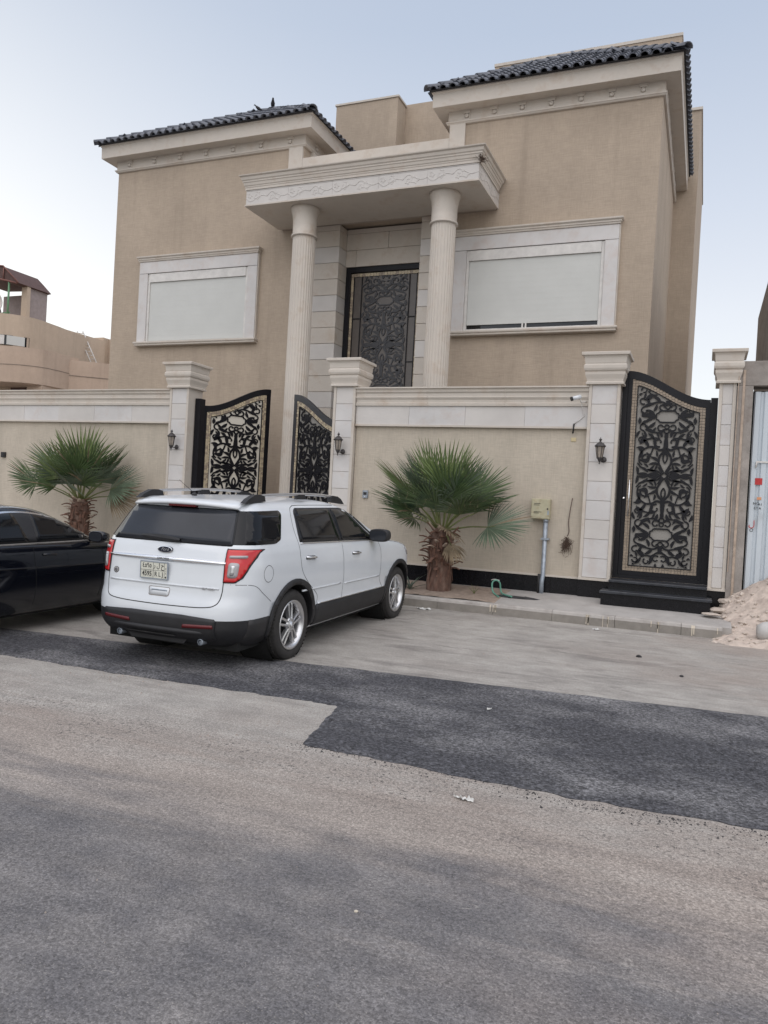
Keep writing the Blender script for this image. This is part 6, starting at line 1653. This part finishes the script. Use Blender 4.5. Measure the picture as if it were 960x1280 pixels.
# ============================================================ building site on the right
t = thing('concrete_frame', (.5, 13.3, 0), 'bare concrete post and beam beside the narrow stone pillar', 'frame')
b = MB(); b.prism([(.375, 12.99), (.60, 12.99), (.60, 13.4), (.375, 13.4)], 'xy', 0, 3.86); b.build('post', 'concrete', t)
b = MB(); b.box(.385, 2.6, 12.995, 13.38, 3.861, 4.24, .008); b.build('beam', 'concrete', t)
b = MB(); b.box(.45, .485, 12.975, 12.989, .3, 4.1); b.box(.385, .395, 12.97, 12.989, 1.0, 4.2); b.build('formwork_batten', 'bootcut', t)
t = thing('sheet_gate', (1.6, 13.1, .3), 'pale blue corrugated metal sheets closing the building site, with stickers', 'gate')
for k in range(4):
    x0 = .625+k*.52; b = MB(); prof = []
    for i in range(4):
        u = i*.13; prof += [(x0+u, 13.10), (x0+u+.018, 13.068), (x0+u+.082, 13.068), (x0+u+.10, 13.10)]
    prof.append((x0+.52, 13.10)); back = [(p[0], p[1]+.006) for p in prof][::-1]
    zt = 3.78+.01*(k % 2); b.prism(prof+back, 'xy', .35, zt); b.build('corrugated_sheet', 'sheet', t)
b = MB(); b.box(.61, 2.6, 13.16, 13.20, .4, 3.80); b.build('backing_frame', 'void', t)
b = MB(); b.box(.70, .80, 13.062, 13.067, 2.36, 2.46); b.build('red_sticker', 'redsticker', t)
b = MB(); b.box(.74, .80, 13.060, 13.0665, 2.13, 2.17); b.build('orange_sticker', 'orangesticker', t)
b = MB(); b.box(.72, .90, 13.050, 13.066, 2.695, 2.72); b.tube([(.70, 13.05, 2.62), (.71, 13.045, 2.72)], .012, 6); b.build('latch', 'alu', t)
for (x, z, txt, s, m_) in ((.735, 2.07, 'NO', .055, 'ink'), (.735, 2.00, 'EY', .055, 'ink'), (.79, 2.06, 'A1', .05, 'ink'), (.79, 2.00, 'A', .05, 'ink'), (.69, 1.76, '\u0644', .13, 'redsticker'), (.69, 1.66, 'O', .07, 'ink')):
    text_mesh('scrawl', txt, s, m_, t, Matrix.Translation(Vector((x, 13.064, z))-wloc(t))@Matrix.Rotation(R(90), 4, 'X'), .001)
o = tag(MB().box(1.02, 6, 14.6, 21.9, 0, 7.05, .02).build('unfinished_building', 'concrete'), 'raw grey concrete building rising behind the sheet gate at the right edge', 'building')
# sand and rubble heap
def heap():
    b = MB(); nx, ny = 46, 46; X0, X1, Y0, Y1 = .12, 2.7, 11.15, 13.07; g = []
    for i in range(nx+1):
        row = []
        for j in range(ny+1):
            x = X0+(X1-X0)*i/nx; y = Y0+(Y1-Y0)*j/ny
            base = gz(y) if y < 11.6 or x > .47 else .148
            ridge = max(0, (x-.22)/1.25); ridge = min(1.0, ridge)
            back = max(0, (y-11.35)/1.6); back = max(0, (y-11.75)/1.25); h = .85*ridge*min(1, back)**.95+.26*min(1, max(0, (y-11.9)/.9))*min(1, max(0, (x-.15)/.2))
            edge = min(1, (x-X0)/.14, (y-Y0)/.14); edge = max(0, edge)
            h = h*edge+.085*max(0, edge)*min(1, max(.2, (x-.15)/.3))
            nz = noise.noise(Vector((x*5, y*5, 1)))*.05+noise.noise(Vector((x*14, y*14, 2)))*.03+abs(noise.noise(Vector((x*30, y*30, 4))))*.02
            row.append(b.bm.verts.new((x+nz*.5, y, base-.02+h+nz*edge)))
        g.append(row)
    for i in range(nx):
        for j in range(ny): f = b.bm.faces.new((g[i][j], g[i+1][j], g[i+1][j+1], g[i][j+1])); f.smooth = False
    o = b.build('sand_heap', 'sand'); tag(o, 'heap of pinkish sand and rubble against the blue sheet gate', 'sand heap', kind='stuff')
    bv = BVHTree.FromPolygons([v.co for v in o.data.vertices], [p.vertices[:] for p in o.data.polygons])
    rnd = random.Random(6); b = MB()
    for k in range(260):
        x = rnd.uniform(.16, 1.9); y = rnd.uniform(11.2, 13.0); hit = bv.ray_cast(Vector((x, y, 5)), Vector((0, 0, -1)))[0]
        z = hit.z if hit else gz(y)
        s = rnd.uniform(.008, .035)*(1 if rnd.random() < .85 else 1.7)
        m_ = bmesh.ops.create_icosphere(b.bm, subdivisions=1, radius=s)
        sc = Vector((rnd.uniform(.8, 1.5), rnd.uniform(.7, 1.2), rnd.uniform(.4, .8))); q = rnd.uniform(0, 6)
        for v in m_['verts']:
            v.co = Vector((v.co.x*sc.x, v.co.y*sc.y, v.co.z*sc.z)); v.co *= 1+rnd.uniform(-.2, .2); v.co.rotate(Matrix.Rotation(q, 3, 'Z')); v.co += Vector((x, y, z+s*.1))
    tag(b.build('rubble_lumps', 'sandrock'), 'loose sand lumps and stone chips lying on and around the sand heap', 'rubble', kind='stuff')
heap()
def slab_rock(loc, sx, sy, sz, rz, label):
    b = MB(); m_ = bmesh.ops.create_icosphere(b.bm, subdivisions=2, radius=1)
    for v in m_['verts']:
        v.co *= 1+.25*noise.noise(v.co*1.7+Vector((loc[0]*7, 0, 0))); v.co = Vector((v.co.x*sx, v.co.y*sy, v.co.z*sz)); v.co.rotate(Matrix.Rotation(rz, 3, 'Z')); v.co += Vector(loc)
    tag(b.build('sand_clod', 'sandrock'), label, 'clod', 'flat clods at the foot of the sand heap')
slab_rock((.30, 12.62, .44), .16, .12, .045, .3, 'flat clod lying beside the lower granite step')
slab_rock((.42, 12.86, .56), .17, .10, .05, -.2, 'clod under the foot of the concrete post')
slab_rock((.18, 12.35, .40), .14, .10, .02, .1, 'thin clod spilling onto the pavement end')
slab_rock((.50, 11.42, .17), .17, .08, .025, .1, 'lowest flat clod beyond the end of the kerb')
# cement bag
b = MB(); prev = None; n = 20; c0 = Vector((.76, 11.62, .31)); ax = Vector((.93, .10, .0)).normalized()
for i in range(12):
    u = i/11; r = .155*(1-abs(2*u-1)**5*.25)*(1 if 0 < i < 11 else .8); w = Vector((-ax.y, ax.x, 0)); pts = []
    for k in range(n):
        a = 2*math.pi*k/n; rr = r*(1+.07*noise.noise(Vector((u*5, math.cos(a)*2, math.sin(a)*2)))); p = c0+ax*(u*.75)+w*rr*math.cos(a)*1.1+Vector((0, 0, 1))*rr*math.sin(a)*.92; pts.append(p)
    prev = b.ring(pts, True, prev)
    if i == 0: b.cap(prev, True, True)
b.cap(prev); bag = tag(b.build('cement_bag', 'bagw'), 'round white printed sack lying at the foot of the sand heap', 'sack')
text_mesh('bag_print', 'S C', .045, 'ink', bag, Matrix.Translation((.93, 11.475, .385))@Matrix.Rotation(R(8), 4, 'Z')@Matrix.Rotation(R(58), 4, 'X'), .001)
b = MB(); b.box(1.05, 1.22, 12.25, 12.33, .86, .90, .01); tag(b.build('wood_scrap', 'meter'), 'yellowish wood offcut on the sand heap at the right edge', 'wood scrap')
